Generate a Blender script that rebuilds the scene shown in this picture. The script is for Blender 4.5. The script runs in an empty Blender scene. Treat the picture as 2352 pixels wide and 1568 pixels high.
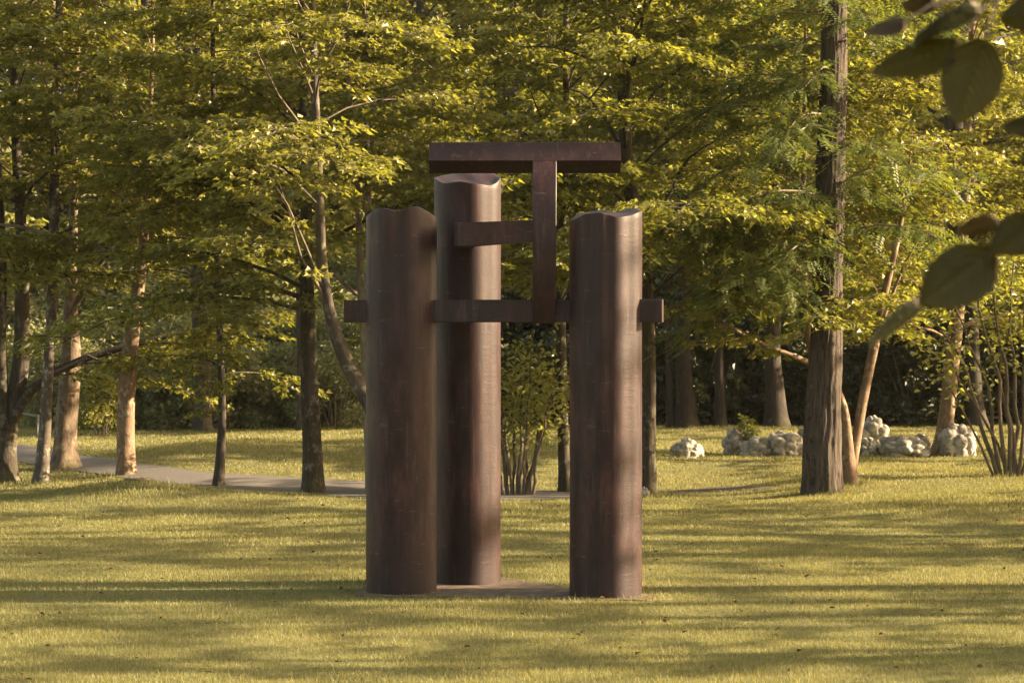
import bpy, math, random
import numpy as np
from mathutils import Vector, noise as mn

R_ = math.radians
scene = bpy.context.scene
COL = scene.collection

# ------------------------------------------------------------------ camera, sky, sun, exposure
EYE = 1.65
FPX = 5140.0            # focal length in pixels of a 2352 px wide picture
cam_d = bpy.data.cameras.new('camera')
cam_d.sensor_width = 36.0
cam_d.lens = 36.0 * FPX / 2352.0
cam_d.clip_start = 0.05
cam_d.clip_end = 3000.0
cam_d.dof.use_dof = True
cam_d.dof.focus_distance = 14.6
cam_d.dof.aperture_fstop = 11.0
cam = bpy.data.objects.new('camera', cam_d)
cam.location = (0, 0, EYE)
cam.rotation_euler = (R_(90), 0, 0)
COL.objects.link(cam)
scene.camera = cam

SUN_EL, SUN_AZ = 21.0, 3.0        # azimuth measured from +X (right) towards +Y (away)
world = bpy.data.worlds.new('World')
scene.world = world
world.use_nodes = True
wn = world.node_tree
wn.nodes.clear()
sky = wn.nodes.new('ShaderNodeTexSky')
sky.sky_type = 'NISHITA'
sky.sun_disc = False
sky.sun_elevation = R_(SUN_EL)
sky.sun_rotation = R_(90 - SUN_AZ)
sky.dust_density = 2.5
tintn = wn.nodes.new('ShaderNodeMix')
tintn.data_type = 'RGBA'
tintn.blend_type = 'MULTIPLY'
tintn.inputs[0].default_value = 1.0
tintn.inputs[7].default_value = (1.0, 0.82, 0.58, 1)     # the photograph's warm white balance
bgn = wn.nodes.new('ShaderNodeBackground')
bgn.inputs[1].default_value = 0.10
won = wn.nodes.new('ShaderNodeOutputWorld')
wn.links.new(sky.outputs[0], tintn.inputs[6])
wn.links.new(tintn.outputs[2], bgn.inputs[0])
wn.links.new(bgn.outputs[0], won.inputs[0])

sun_d = bpy.data.lights.new('sun', 'SUN')
sun_d.energy = 5.0
sun_d.angle = R_(0.55)
sun_d.color = (1.0, 0.79, 0.51)
sun = bpy.data.objects.new('sun', sun_d)
e, a = R_(SUN_EL), R_(SUN_AZ)
SUNV = Vector((math.cos(e) * math.cos(a), math.cos(e) * math.sin(a), math.sin(e)))
sun.rotation_euler = SUNV.to_track_quat('Z', 'Y').to_euler()
sun.location = (30, 10, 30)
COL.objects.link(sun)

scene.view_settings.view_transform = 'Standard'
scene.view_settings.look = 'None'
scene.view_settings.gamma = 1.0
scene.view_settings.use_curve_mapping = False
scene.view_settings.exposure = 2.62
scene.cycles.use_denoising = True
scene.cycles.max_bounces = 7
scene.cycles.diffuse_bounces = 4
scene.cycles.glossy_bounces = 2
scene.cycles.transmission_bounces = 5
scene.cycles.sample_clamp_indirect = 6.0

rng = np.random.default_rng(7)
random.seed(7)

# ------------------------------------------------------------------ terrain function and pixel helpers
def ss(a, b, x):
    t = np.clip((np.asarray(x, float) - a) / (b - a), 0, 1)
    return t * t * (3 - 2 * t)

def hgt(x, y):
    x = np.asarray(x, float); y = np.asarray(y, float)
    dip = -0.13 * ss(23.3, 24.9, y) * (1 - ss(27.5, 33, y)) * (1 - ss(2.2, 4.2, x))
    mound = 0.17 * np.exp(-((x + 4.15) / 0.95) ** 2 - ((y - 23.8) / 0.8) ** 2)
    mound = mound + 0.05 * np.exp(-((x + 3.2) / 1.2) ** 2 - ((y - 23.0) / 0.9) ** 2)
    und = 0.018 * np.sin(x * 0.9 + 0.4 * y) + 0.014 * np.sin(y * 1.3 - 0.7 * x + 1.0)
    und = und * (0.3 + 0.7 * ss(16.0, 19.0, y) + 0.7 * (1 - ss(10.5, 13.5, y)))
    bank = 0.16 * ss(26.5, 30.0, y) * (1 - ss(3.2, 5.5, -x - 1.0)) * (1 - ss(0.0, 3.0, x)) * (1 - ss(36, 42, y))
    right = 0.06 * ss(4.0, 6.5, x) * ss(17, 22, y) * (1 - ss(26, 32, y))
    s = np.maximum(y - 46.0, 0)
    hill = 0.24 * s * s / (s + 8.0)
    hill = 24.0 * (1 - np.exp(-hill / 24.0))
    return dip + mound + und + bank + right + hill

def P(px, py, D):
    return np.array([(px - 1176.0) / FPX * D, D, EYE + (784.0 - py) / FPX * D])

def G(px, py):
    kx, kz = (px - 1176.0) / FPX, (784.0 - py) / FPX
    d = np.arange(8.0, 60.0, 0.02)
    dz = EYE + kz * d - hgt(kx * d, d)
    i = int(np.argmax(dz <= 0)) if (dz <= 0).any() else len(d) - 1
    D = d[i]
    return np.array([kx * D, D, float(hgt(kx * D, D))])

# ------------------------------------------------------------------ mesh builder
class MB:
    def __init__(self):
        self.v = []; self.n = 0; self.f = {3: [], 4: []}; self.att = []
    def add(self, verts, faces, tint=None):
        verts = np.asarray(verts, float).reshape(-1, 3)
        for k, arr in faces.items():
            if len(arr):
                self.f.setdefault(k, []).append(np.asarray(arr, np.int64) + self.n)
        self.v.append(verts); self.n += len(verts)
        self.att.append(np.full(len(verts), 0.5) if tint is None else np.broadcast_to(np.asarray(tint, float), (len(verts),)))
    def tube(self, pts, rad, sides=6, relief=None, cap=True):
        pts = np.asarray(pts, float); rad = np.broadcast_to(np.asarray(rad, float), (len(pts),))
        n = len(pts)
        t = np.gradient(pts, axis=0)
        t /= np.linalg.norm(t, axis=1)[:, None] + 1e-9
        ref = np.array([1.0, 0, 0]) if abs(t[0][0]) < 0.9 else np.array([0, 1.0, 0])
        u = np.zeros_like(pts)
        u0 = ref - t[0] * ref.dot(t[0]); u0 /= np.linalg.norm(u0)
        for i in range(n):
            u0 = u0 - t[i] * u0.dot(t[i]); u0 /= np.linalg.norm(u0) + 1e-9
            u[i] = u0
        w = np.cross(t, u)
        th = np.linspace(0, 2 * np.pi, sides, endpoint=False)
        rr = rad[:, None] * np.ones(sides)[None]
        if relief is not None:
            rr = relief(rr, th, pts)
        V = pts[:, None] + rr[..., None] * (np.cos(th)[None, :, None] * u[:, None] + np.sin(th)[None, :, None] * w[:, None])
        i = np.arange(n - 1)[:, None] * sides; j = np.arange(sides)[None]; j2 = (j + 1) % sides
        q = np.stack([i + j, i + j2, i + sides + j2, i + sides + j], -1).reshape(-1, 4)
        V = V.reshape(-1, 3)
        tri = []
        if cap:
            V = np.vstack([V, pts[-1:]])
            k = n * sides; b = (n - 1) * sides
            tri = [(b + a_, b + (a_ + 1) % sides, k) for a_ in range(sides)]
        self.add(V, {4: q, 3: tri})
    def build(self, name, mat, parent=None, origin=(0, 0, 0), smooth=True):
        V = np.vstack(self.v) - np.asarray(origin, float)
        me = bpy.data.meshes.new(name)
        loops, starts, tot = [], [], 0
        for k, lst in self.f.items():
            if not lst: continue
            F = np.vstack(lst)
            starts.append(tot + np.arange(len(F)) * k)
            loops.append(F.reshape(-1)); tot += F.size
        loops = np.concatenate(loops); starts = np.concatenate(starts)
        me.vertices.add(len(V)); me.vertices.foreach_set('co', V.astype(np.float32).ravel())
        me.loops.add(len(loops)); me.loops.foreach_set('vertex_index', loops.astype(np.int32))
        me.polygons.add(len(starts)); me.polygons.foreach_set('loop_start', starts.astype(np.int32))
        me.update(calc_edges=True)
        at = me.attributes.new('tint', 'FLOAT', 'POINT')
        at.data.foreach_set('value', np.concatenate(self.att).astype(np.float32))
        me.polygons.foreach_set('use_smooth', np.full(len(starts), bool(smooth)))
        me.update()
        me.materials.append(mat)
        o = bpy.data.objects.new(name, me); COL.objects.link(o)
        if parent is not None: o.parent = parent
        return o

def tag(o, label=None, cat=None, group=None, kind=None):
    if label: o['label'] = label
    if cat: o['category'] = cat
    if group: o['group'] = group
    if kind: o['kind'] = kind
    return o

def thing(name, label, cat, loc=(0, 0, 0), group=None):
    o = bpy.data.objects.new(name, None)
    o.empty_display_size = 0.2
    o.location = tuple(float(c) for c in loc)
    COL.objects.link(o)
    return tag(o, label, cat, group)

def dup(o, loc, rz=0.0, sc=1.0, label=None, group=None):
    kids = [c for c in list(COL.objects) if c.parent == o]
    r = o.copy(); COL.objects.link(r)
    r.location = tuple(float(c) for c in loc); r.rotation_euler = (0, 0, rz); r.scale = (sc, sc, sc)
    if label: r['label'] = label
    if group: r['group'] = group
    for c in kids:
        d = c.copy(); COL.objects.link(d); d.parent = r
    return r

# ------------------------------------------------------------------ materials
def mat_base(name):
    m = bpy.data.materials.new(name); m.use_nodes = True
    nt = m.node_tree; nt.nodes.clear()
    out = nt.nodes.new('ShaderNodeOutputMaterial')
    return m, nt, out

def N(nt, typ, **kw):
    n = nt.nodes.new(typ)
    for k, v in kw.items():
        if k.startswith('i_'):
            key = k[2:]
            n.inputs[int(key) if key.isdigit() else key.replace('_', ' ')].default_value = v
        else:
            setattr(n, k, v)
    return n

def ramp(nt, fac, stops):
    r = nt.nodes.new('ShaderNodeValToRGB')
    cr = r.color_ramp
    while len(cr.elements) < len(stops): cr.elements.new(0.5)
    for el, (p, c) in zip(cr.elements, stops):
        el.position = p; el.color = (*c, 1) if len(c) == 3 else c
    nt.links.new(fac, r.inputs[0])
    return r.outputs[0]

def noise_tex(nt, scale, detail=6, rough=0.6, stretch=None, coord='Object'):
    tc = nt.nodes.new('ShaderNodeTexCoord')
    src = tc.outputs[coord]
    if stretch:
        mp = nt.nodes.new('ShaderNodeMapping'); mp.inputs['Scale'].default_value = stretch
        nt.links.new(src, mp.inputs[0]); src = mp.outputs[0]
    n = N(nt, 'ShaderNodeTexNoise'); n.inputs['Scale'].default_value = scale
    n.inputs['Detail'].default_value = detail; n.inputs['Roughness'].default_value = rough
    nt.links.new(src, n.inputs['Vector'])
    return n.outputs['Fac']

def mixc(nt, fac, a, b, blend='MIX'):
    m = nt.nodes.new('ShaderNodeMix'); m.data_type = 'RGBA'; m.blend_type = blend
    if isinstance(fac, (int, float)): m.inputs[0].default_value = fac
    else: nt.links.new(fac, m.inputs[0])
    for idx, v in ((6, a), (7, b)):
        if isinstance(v, tuple): m.inputs[idx].default_value = (*v, 1)
        else: nt.links.new(v, m.inputs[idx])
    return m.outputs[2]

def math_n(nt, op, a, b=0.5):
    m = nt.nodes.new('ShaderNodeMath'); m.operation = op
    for i, v in enumerate((a, b)):
        if isinstance(v, (int, float)): m.inputs[i].default_value = v
        else: nt.links.new(v, m.inputs[i])
    return m.outputs[0]

def leaf_mat(name, dark, mid, light, trans=0.5, gloss=0.04, rough=0.45):
    m, nt, out = mat_base(name)
    at = N(nt, 'ShaderNodeAttribute', attribute_name='tint')
    oi = nt.nodes.new('ShaderNodeObjectInfo')
    big = noise_tex(nt, 0.9, 2, 0.5)
    f = math_n(nt, 'ADD', math_n(nt, 'MULTIPLY', at.outputs['Fac'], 0.65), math_n(nt, 'MULTIPLY', big, 0.35))
    f = math_n(nt, 'ADD', f, math_n(nt, 'MULTIPLY', math_n(nt, 'SUBTRACT', oi.outputs['Random'], 0.5), 0.15))
    c = ramp(nt, f, [(0.1, dark), (0.5, mid), (0.9, light)])
    d = nt.nodes.new('ShaderNodeBsdfDiffuse'); nt.links.new(c, d.inputs[0])
    t = nt.nodes.new('ShaderNodeBsdfTranslucent')
    tc = mixc(nt, 1.0, c, (1.15, 1.22, 0.55), 'MULTIPLY')
    nt.links.new(tc, t.inputs[0])
    mx = nt.nodes.new('ShaderNodeMixShader'); mx.inputs[0].default_value = trans
    nt.links.new(d.outputs[0], mx.inputs[1]); nt.links.new(t.outputs[0], mx.inputs[2])
    g = nt.nodes.new('ShaderNodeBsdfGlossy'); g.inputs['Roughness'].default_value = rough
    mx2 = nt.nodes.new('ShaderNodeMixShader'); mx2.inputs[0].default_value = gloss
    nt.links.new(mx.outputs[0], mx2.inputs[1]); nt.links.new(g.outputs[0], mx2.inputs[2])
    nt.links.new(mx2.outputs[0], out.inputs[0])
    return m

def bark_mat(name, dark, light, lichen=None, lich_amt=0.5, moss=0.0, stretch=(9, 9, 1.6), bump=0.6, fissure=False):
    m, nt, out = mat_base(name)
    n1 = noise_tex(nt, 3.2, 8, 0.65, stretch)
    c = ramp(nt, n1, [(0.3, dark), (0.72, light)])
    if lichen:
        n2 = noise_tex(nt, 7.0, 5, 0.7, (1.2, 1.2, 0.9))
        k = ramp(nt, n2, [(1 - lich_amt - 0.04, (0, 0, 0)), (1 - lich_amt + 0.06, (1, 1, 1))])
        c = mixc(nt, k, c, lichen)
        n4 = noise_tex(nt, 11.0, 4, 0.7, (1.0, 1.0, 0.6))
        k4 = ramp(nt, n4, [(0.56, (0, 0, 0)), (0.64, (0.8, 0.8, 0.8))])
        c = mixc(nt, k4, c, tuple(0.6 * x for x in dark))
    if moss > 0:
        n3 = noise_tex(nt, 2.0, 5, 0.65, (1, 1, 0.6))
        k = ramp(nt, n3, [(0.60 - 0.25 * moss, (0, 0, 0)), (0.78 - 0.25 * moss, (0.8, 0.8, 0.8))])
        c = mixc(nt, k, c, (0.062, 0.056, 0.022))
    p = nt.nodes.new('ShaderNodeBsdfPrincipled')
    nt.links.new(c, p.inputs['Base Color']); p.inputs['Roughness'].default_value = 0.9
    p.inputs['Specular IOR Level'].default_value = 0.25
    b = nt.nodes.new('ShaderNodeBump'); b.inputs['Strength'].default_value = bump; b.inputs['Distance'].default_value = 0.03
    nt.links.new(n1, b.inputs['Height']); nt.links.new(b.outputs[0], p.inputs['Normal'])
    nt.links.new(p.outputs[0], out.inputs[0])
    return m

M = {}
M['leaf_maple'] = leaf_mat('maple_leaf', (0.108, 0.108, 0.022), (0.180, 0.172, 0.036), (0.265, 0.238, 0.062), 0.5)
M['leaf_warm'] = leaf_mat('warm_leaf', (0.115, 0.115, 0.021), (0.190, 0.181, 0.036), (0.28, 0.248, 0.064), 0.5)
M['leaf_far'] = leaf_mat('far_leaf', (0.120, 0.120, 0.022), (0.198, 0.190, 0.042), (0.295, 0.268, 0.080), 0.5)
M['leaf_robinia'] = leaf_mat('robinia_leaf', (0.060, 0.080, 0.020), (0.098, 0.118, 0.030), (0.15, 0.155, 0.042), 0.45, 0.05)
M['leaf_shrub'] = leaf_mat('shrub_leaf', (0.15, 0.15, 0.065), (0.21, 0.205, 0.095), (0.28, 0.265, 0.13), 0.48)
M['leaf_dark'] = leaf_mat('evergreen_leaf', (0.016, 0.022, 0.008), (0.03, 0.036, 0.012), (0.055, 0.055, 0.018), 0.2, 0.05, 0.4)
M['leaf_hazel'] = leaf_mat('hazel_leaf', (0.12, 0.13, 0.022), (0.20, 0.20, 0.04), (0.30, 0.27, 0.08), 0.5, 0.07)
M['bark_dark'] = bark_mat('dark_bark', (0.018, 0.014, 0.011), (0.065, 0.050, 0.038), (0.12, 0.11, 0.09), 0.40, 0.3)
M['bark_shaded'] = bark_mat('shaded_dark_bark', (0.012, 0.009, 0.007), (0.042, 0.032, 0.024), (0.07, 0.06, 0.045), 0.36, 0.3)  # darker copy of the dark bark, wood-edge shade put into its colour
M['bark_moss'] = bark_mat('mossy_bark', (0.018, 0.015, 0.011), (0.065, 0.050, 0.035), (0.13, 0.115, 0.09), 0.42, 0.5)
M['bark_grey'] = bark_mat('grey_lichen_bark', (0.035, 0.028, 0.022), (0.11, 0.088, 0.070), (0.25, 0.22, 0.18), 0.43, 0.25, (3, 3, 2), 0.3)
M['bark_speck'] = bark_mat('speckled_bark', (0.022, 0.017, 0.013), (0.075, 0.058, 0.045), (0.15, 0.13, 0.105), 0.42, 0.3, (4, 4, 2), 0.4)
M['bark_pale'] = bark_mat('pale_bark', (0.055, 0.040, 0.028), (0.17, 0.122, 0.085), (0.22, 0.18, 0.13), 0.42, 0.35, (5, 5, 1.6), 0.5)
M['bark_orange'] = bark_mat('orange_bark', (0.085, 0.055, 0.036), (0.225, 0.150, 0.096), (0.29, 0.23, 0.165), 0.42, 0.25, (4, 4, 2), 0.5)
M['bark_robinia'] = bark_mat('furrowed_bark', (0.020, 0.0155, 0.0125), (0.100, 0.077, 0.061), (0.135, 0.11, 0.09), 0.34, 0.1, (14, 14, 1.3), 1.0)
M['stem'] = bark_mat('stem_bark', (0.045, 0.035, 0.026), (0.15, 0.115, 0.083), None, 0, 0, (4, 4, 2), 0.3)
M['twig'] = bark_mat('twig_bark', (0.09, 0.07, 0.053), (0.25, 0.20, 0.15), None, 0, 0, (4, 4, 2), 0.3)

def steel_mat():
    m, nt, out = mat_base('weathered_steel')
    n1 = noise_tex(nt, 2.4, 8, 0.7, (3.6, 3.6, 1.0))          # long vertical runs
    n2 = noise_tex(nt, 1.4, 5, 0.6, (1, 1, 0.8))            # broad blotches
    n3 = noise_tex(nt, 95.0, 3, 0.6)                        # rust grain
    n4 = noise_tex(nt, 5.0, 9, 0.75, (1.4, 1.4, 7.0))       # thin crosswise scuffs
    c = ramp(nt, n1, [(0.32, (0.0105, 0.0050, 0.0056)), (0.5, (0.025, 0.0112, 0.0118)), (0.68, (0.056, 0.0260, 0.0250))])
    k = ramp(nt, n2, [(0.44, (0, 0, 0)), (0.60, (0.8, 0.8, 0.8))])
    c = mixc(nt, k, c, (0.023, 0.0145, 0.0165))
    c = mixc(nt, 0.45, c, ramp(nt, n3, [(0.3, (0.55, 0.55, 0.55)), (0.7, (1.3, 1.25, 1.2))]), 'MULTIPLY')
    ks = ramp(nt, n4, [(0.61, (0, 0, 0)), (0.66, (0.5, 0.5, 0.5))])
    c = mixc(nt, ks, c, (0.11, 0.09, 0.08))
    n5 = noise_tex(nt, 7.0, 4, 0.6, (5, 5, 0.35))           # pale washed streaks
    k5 = ramp(nt, n5, [(0.57, (0, 0, 0)), (0.72, (0.4, 0.4, 0.4))])
    c = mixc(nt, k5, c, (0.075, 0.062, 0.060))
    p = nt.nodes.new('ShaderNodeBsdfPrincipled')
    nt.links.new(c, p.inputs['Base Color'])
    p.inputs['Metallic'].default_value = 0.0
    p.inputs['Specular IOR Level'].default_value = 0.20
    rr = ramp(nt, n2, [(0.3, (0.40, 0.40, 0.40)), (0.7, (0.58, 0.58, 0.58))])
    nt.links.new(rr, p.inputs['Roughness'])
    b = nt.nodes.new('ShaderNodeBump'); b.inputs['Strength'].default_value = 0.25; b.inputs['Distance'].default_value = 0.004
    hh = math_n(nt, 'ADD', n3, math_n(nt, 'MULTIPLY', n4, 1.5))
    nt.links.new(hh, b.inputs['Height']); nt.links.new(b.outputs[0], p.inputs['Normal'])
    nt.links.new(p.outputs[0], out.inputs[0])
    return m
M['steel'] = steel_mat()

def simple_mat(name, stops, scale, rough=0.9, bump=0.3, dist=0.01, detail=8, stretch=None, metallic=0.0):
    m, nt, out = mat_base(name)
    n1 = noise_tex(nt, scale, detail, 0.65, stretch)
    c = ramp(nt, n1, stops)
    p = nt.nodes.new('ShaderNodeBsdfPrincipled')
    nt.links.new(c, p.inputs['Base Color']); p.inputs['Roughness'].default_value = rough
    p.inputs['Metallic'].default_value = metallic
    p.inputs['Specular IOR Level'].default_value = 0.3
    b = nt.nodes.new('ShaderNodeBump'); b.inputs['Strength'].default_value = bump; b.inputs['Distance'].default_value = dist
    nt.links.new(n1, b.inputs['Height']); nt.links.new(b.outputs[0], p.inputs['Normal'])
    nt.links.new(p.outputs[0], out.inputs[0])
    return m
M['ground'] = simple_mat('lawn_soil', [(0.3, (0.075, 0.072, 0.021)), (0.6, (0.115, 0.108, 0.034)), (0.8, (0.15, 0.132, 0.055))], 3.0, 0.95, 0.5, 0.02)
M['path'] = simple_mat('path_asphalt', [(0.3, (0.075, 0.066, 0.061)), (0.7, (0.125, 0.110, 0.102))], 18.0, 0.9, 0.4, 0.01)
M['plate'] = simple_mat('rust_plate', [(0.35, (0.048, 0.031, 0.022)), (0.5, (0.080, 0.056, 0.038)), (0.65, (0.125, 0.098, 0.062))], 9.0, 0.8, 0.4, 0.005)
M['rail'] = simple_mat('grey_rail', [(0.3, (0.06, 0.058, 0.055)), (0.7, (0.09, 0.087, 0.083))], 8.0, 0.6, 0.1, 0.005)
M['shade_soil'] = simple_mat('shade_toned_soil', [(0.3, (0.028, 0.021, 0.015)), (0.7, (0.075, 0.058, 0.044))], 12.0, 0.95, 0.8, 0.02)  # earth tone darkened to carry the shade of the lawn's dip

def rock_mat():
    m, nt, out = mat_base('pale_limestone')
    n1 = noise_tex(nt, 4.0, 8, 0.7); n2 = noise_tex(nt, 14.0, 6, 0.7)
    c = ramp(nt, n1, [(0.32, (0.16, 0.145, 0.125)), (0.5, (0.31, 0.285, 0.25)), (0.68, (0.45, 0.415, 0.37))])
    k = ramp(nt, n2, [(0.48, (0, 0, 0)), (0.60, (0.85, 0.85, 0.85))])
    c = mixc(nt, k, c, (0.11, 0.10, 0.08))
    geo = nt.nodes.new('ShaderNodeNewGeometry')
    p = nt.nodes.new('ShaderNodeBsdfPrincipled')
    nt.links.new(c, p.inputs['Base Color']); p.inputs['Roughness'].default_value = 0.9
    b = nt.nodes.new('ShaderNodeBump'); b.inputs['Strength'].default_value = 0.7; b.inputs['Distance'].default_value = 0.03
    nt.links.new(n2, b.inputs['Height']); nt.links.new(b.outputs[0], p.inputs['Normal'])
    nt.links.new(p.outputs[0], out.inputs[0])
    return m
M['rock'] = rock_mat()

def grass_mat():
    m, nt, out = mat_base('lawn_grass')
    at = N(nt, 'ShaderNodeAttribute', attribute_name='tint')
    big = noise_tex(nt, 0.55, 4, 0.6)
    f = math_n(nt, 'ADD', math_n(nt, 'MULTIPLY', at.outputs['Fac'], 0.75), math_n(nt, 'MULTIPLY', big, 0.5))
    c = ramp(nt, f, [(0.15, (0.080, 0.086, 0.022)), (0.5, (0.148, 0.146, 0.045)), (0.8, (0.235, 0.212, 0.090)), (1.0, (0.40, 0.35, 0.21))])
    d = nt.nodes.new('ShaderNodeBsdfDiffuse'); nt.links.new(c, d.inputs[0])
    t = nt.nodes.new('ShaderNodeBsdfTranslucent')
    nt.links.new(mixc(nt, 1.0, c, (1.2, 1.1, 0.6), 'MULTIPLY'), t.inputs[0])
    mx = nt.nodes.new('ShaderNodeMixShader'); mx.inputs[0].default_value = 0.4
    nt.links.new(d.outputs[0], mx.inputs[1]); nt.links.new(t.outputs[0], mx.inputs[2])
    g = nt.nodes.new('ShaderNodeBsdfGlossy'); g.inputs['Roughness'].default_value = 0.6
    mx2 = nt.nodes.new('ShaderNodeMixShader'); mx2.inputs[0].default_value = 0.025
    nt.links.new(mx.outputs[0], mx2.inputs[1]); nt.links.new(g.outputs[0], mx2.inputs[2])
    nt.links.new(mx2.outputs[0], out.inputs[0])
    return m
M['grass'] = grass_mat()

# ------------------------------------------------------------------ ground
def make_ground():
    xs = np.unique(np.concatenate([np.arange(-12, 12.01, 0.25), np.linspace(-400, -12, 40), np.linspace(12, 400, 40)]))
    ys = np.unique(np.concatenate([np.linspace(-150, 8, 16), np.arange(8, 50.01, 0.25), np.linspace(50, 600, 90)]))
    X, Y = np.meshgrid(xs, ys)
    V = np.stack([X, Y, hgt(X, Y)], -1).reshape(-1, 3)
    nx, ny = len(xs), len(ys)
    i = np.arange(ny - 1)[:, None] * nx; j = np.arange(nx - 1)[None]
    q = np.stack([i + j, i + j + 1, i + nx + j + 1, i + nx + j], -1).reshape(-1, 4)
    mb = MB(); mb.add(V, {4: q})
    o = mb.build('ground', M['ground']); o['kind'] = 'structure'
make_ground()

PATH_EDGES = [((-330, 985), (-330, 1003)), ((-150, 1001), (-140, 1033)), ((30, 1018), (40, 1062)), ((170, 1047), (190, 1083)), ((330, 1069), (330, 1108)), ((450, 1084), (450, 1119)),
              ((560, 1092), (560, 1126)), ((700, 1100), (700, 1137)), ((840, 1107), (840, 1146)), ((1000, 1115), (1000, 1149)),
              ((1180, 1124), (1180, 1149)), ((1300, 1130), (1300, 1149)), ((1420, 1136), (1420, 1149))]
path_poly = None
def make_path():
    global path_poly
    A = np.array([G(*p[0]) for p in PATH_EDGES]); B = np.array([G(*p[1]) for p in PATH_EDGES])
    k = np.linspace(0, len(A) - 1, 90); idx = np.arange(len(A))
    A2 = np.stack([np.interp(k, idx, A[:, c]) for c in range(2)], -1)
    B2 = np.stack([np.interp(k, idx, B[:, c]) for c in range(2)], -1)
    ker = np.ones(9) / 9
    for arr in (A2, B2):
        for c in range(2):
            pad = np.pad(arr[:, c], 4, mode='edge'); arr[:, c] = np.convolve(pad, ker, 'valid')
    w = np.linspace(0, 1, 9)
    XY = A2[:, None] * (1 - w)[None, :, None] + B2[:, None] * w[None, :, None]
    Z = hgt(XY[..., 0], XY[..., 1]) + 0.012
    V = np.concatenate([XY, Z[..., None]], -1).reshape(-1, 3)
    n, m = len(k), len(w)
    i = np.arange(n - 1)[:, None] * m; j = np.arange(m - 1)[None]
    q = np.stack([i + j, i + m + j, i + m + j + 1, i + j + 1], -1).reshape(-1, 4)
    mb = MB(); mb.add(V, {4: q})
    o = mb.build('path', M['path']); o['kind'] = 'structure'
    path_poly = np.vstack([A2, B2[::-1]])
make_path()

SHADE_STRIP = np.array([G(*p)[:2] for p in [(1500, 1131), (1560, 1124), (1640, 1118), (1720, 1115), (1790, 1117), (1800, 1122), (1740, 1127), (1660, 1131), (1580, 1136), (1505, 1138)]])
def make_shade_strip():  # dark earth strip standing for the shaded dip in the lawn
    c = SHADE_STRIP.mean(0); n = len(SHADE_STRIP)
    ring = lambda q: np.c_[c + (SHADE_STRIP - c) * q, hgt(*(c + (SHADE_STRIP - c) * q).T) + (0.012 if q < 1 else -0.02)]
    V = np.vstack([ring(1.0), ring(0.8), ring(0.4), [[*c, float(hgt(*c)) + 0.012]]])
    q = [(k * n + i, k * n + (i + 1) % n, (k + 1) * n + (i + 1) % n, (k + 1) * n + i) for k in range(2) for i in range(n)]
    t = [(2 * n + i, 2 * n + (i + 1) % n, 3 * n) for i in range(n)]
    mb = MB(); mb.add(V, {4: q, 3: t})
    mb.build('shade_strip', M['shade_soil'])['kind'] = 'structure'
make_shade_strip()

def in_poly(x, y, poly):
    inside = np.zeros(len(x), bool)
    px, py = poly[:, 0], poly[:, 1]; n = len(poly); j = n - 1
    for i in range(n):
        c = ((py[i] > y) != (py[j] > y)) & (x < (px[j] - px[i]) * (y - py[i]) / (py[j] - py[i] + 1e-12) + px[i])
        inside ^= c; j = i
    return inside

# ------------------------------------------------------------------ sculpture
SC = np.array([0.0, 14.8, 0.0])
sculpt = thing('steel_sculpture', 'weathered brown steel sculpture of three round columns joined by square beams on the lawn', 'sculpture', SC)
Rcol = 0.231

def column(cx, cy, R, front, rear, grooves, label):
    """front/rear: (u, z) control points of the rim, u = x/R; grooves: (angle from the front in degrees, width, depth, depth kept at the foot)."""
    fu, fz = np.array(front).T; ru, rz = np.array(rear).T
    def sm(u, xs, zs):
        return sum(np.interp(np.clip(u + d, -1, 1), xs, zs) for d in (-0.08, -0.04, 0, 0.04, 0.08)) / 5
    def top(x, y):
        u, v = x / R, y / R
        s = ss(-0.75, 0.75, v)
        return sm(u, fu, fz) * (1 - s) + sm(u, ru, rz) * s
    nt_, nz = 160, 70
    th = np.linspace(0, 2 * np.pi, nt_, endpoint=False)           # 0 = front (towards -y), growing to +x
    def prof(f):
        r = np.full(nt_, R)
        for (g, w, d, keep) in grooves:
            dd = (np.degrees(th) - g + 180) % 360 - 180
            r = r - R * d * np.exp(-(dd / w) ** 2) * (keep + (1 - keep) * f)
        return r
    ztop = None
    rows = []
    r1 = prof(1.0)
    xt, yt = np.sin(th) * r1, -np.cos(th) * r1
    zt = top(xt, yt)
    for k in range(nz):
        t = k / (nz - 1)
        f = t ** 1.5
        r = prof(f) * (1 + 0.0035 * np.sin(th * 2 + t * 5) + 0.003 * np.sin(th * 3 - t * 9))
        rows.append(np.stack([np.sin(th) * r, -np.cos(th) * r, (zt - 0.007) * t], -1))
    for q in (0.994, 0.98, 0.93, 0.85, 0.7, 0.5, 0.3, 0.1):
        x, y = xt * q, yt * q
        z = top(x, y) + 0.006 * np.sin(x * 31 + y * 17) * min(1, (1 - q) * 8)
        if q > 0.99: z = z - 0.002
        rows.append(np.stack([x, y, z], -1))
    V = np.vstack(rows) + np.array([cx, cy, 0])
    n = len(rows)
    i = np.arange(n - 1)[:, None] * nt_; j = np.arange(nt_)[None]; j2 = (j + 1) % nt_
    q = np.stack([i + j, i + j2, i + nt_ + j2, i + nt_ + j], -1).reshape(-1, 4)
    b = (n - 1) * nt_
    V = np.vstack([V, [[cx, cy, float(top(0, 0))]]])
    tri = [(b + a_, b + (a_ + 1) % nt_, n * nt_) for a_ in range(nt_)]
    mb = MB(); mb.add(V, {4: q, 3: tri})
    o = mb.build('column', M['steel'], sculpt, (cx, cy, 0), True)
    o.location = (cx - SC[0], cy - SC[1], 0.0)
    o['label'] = label
    return o

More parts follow.
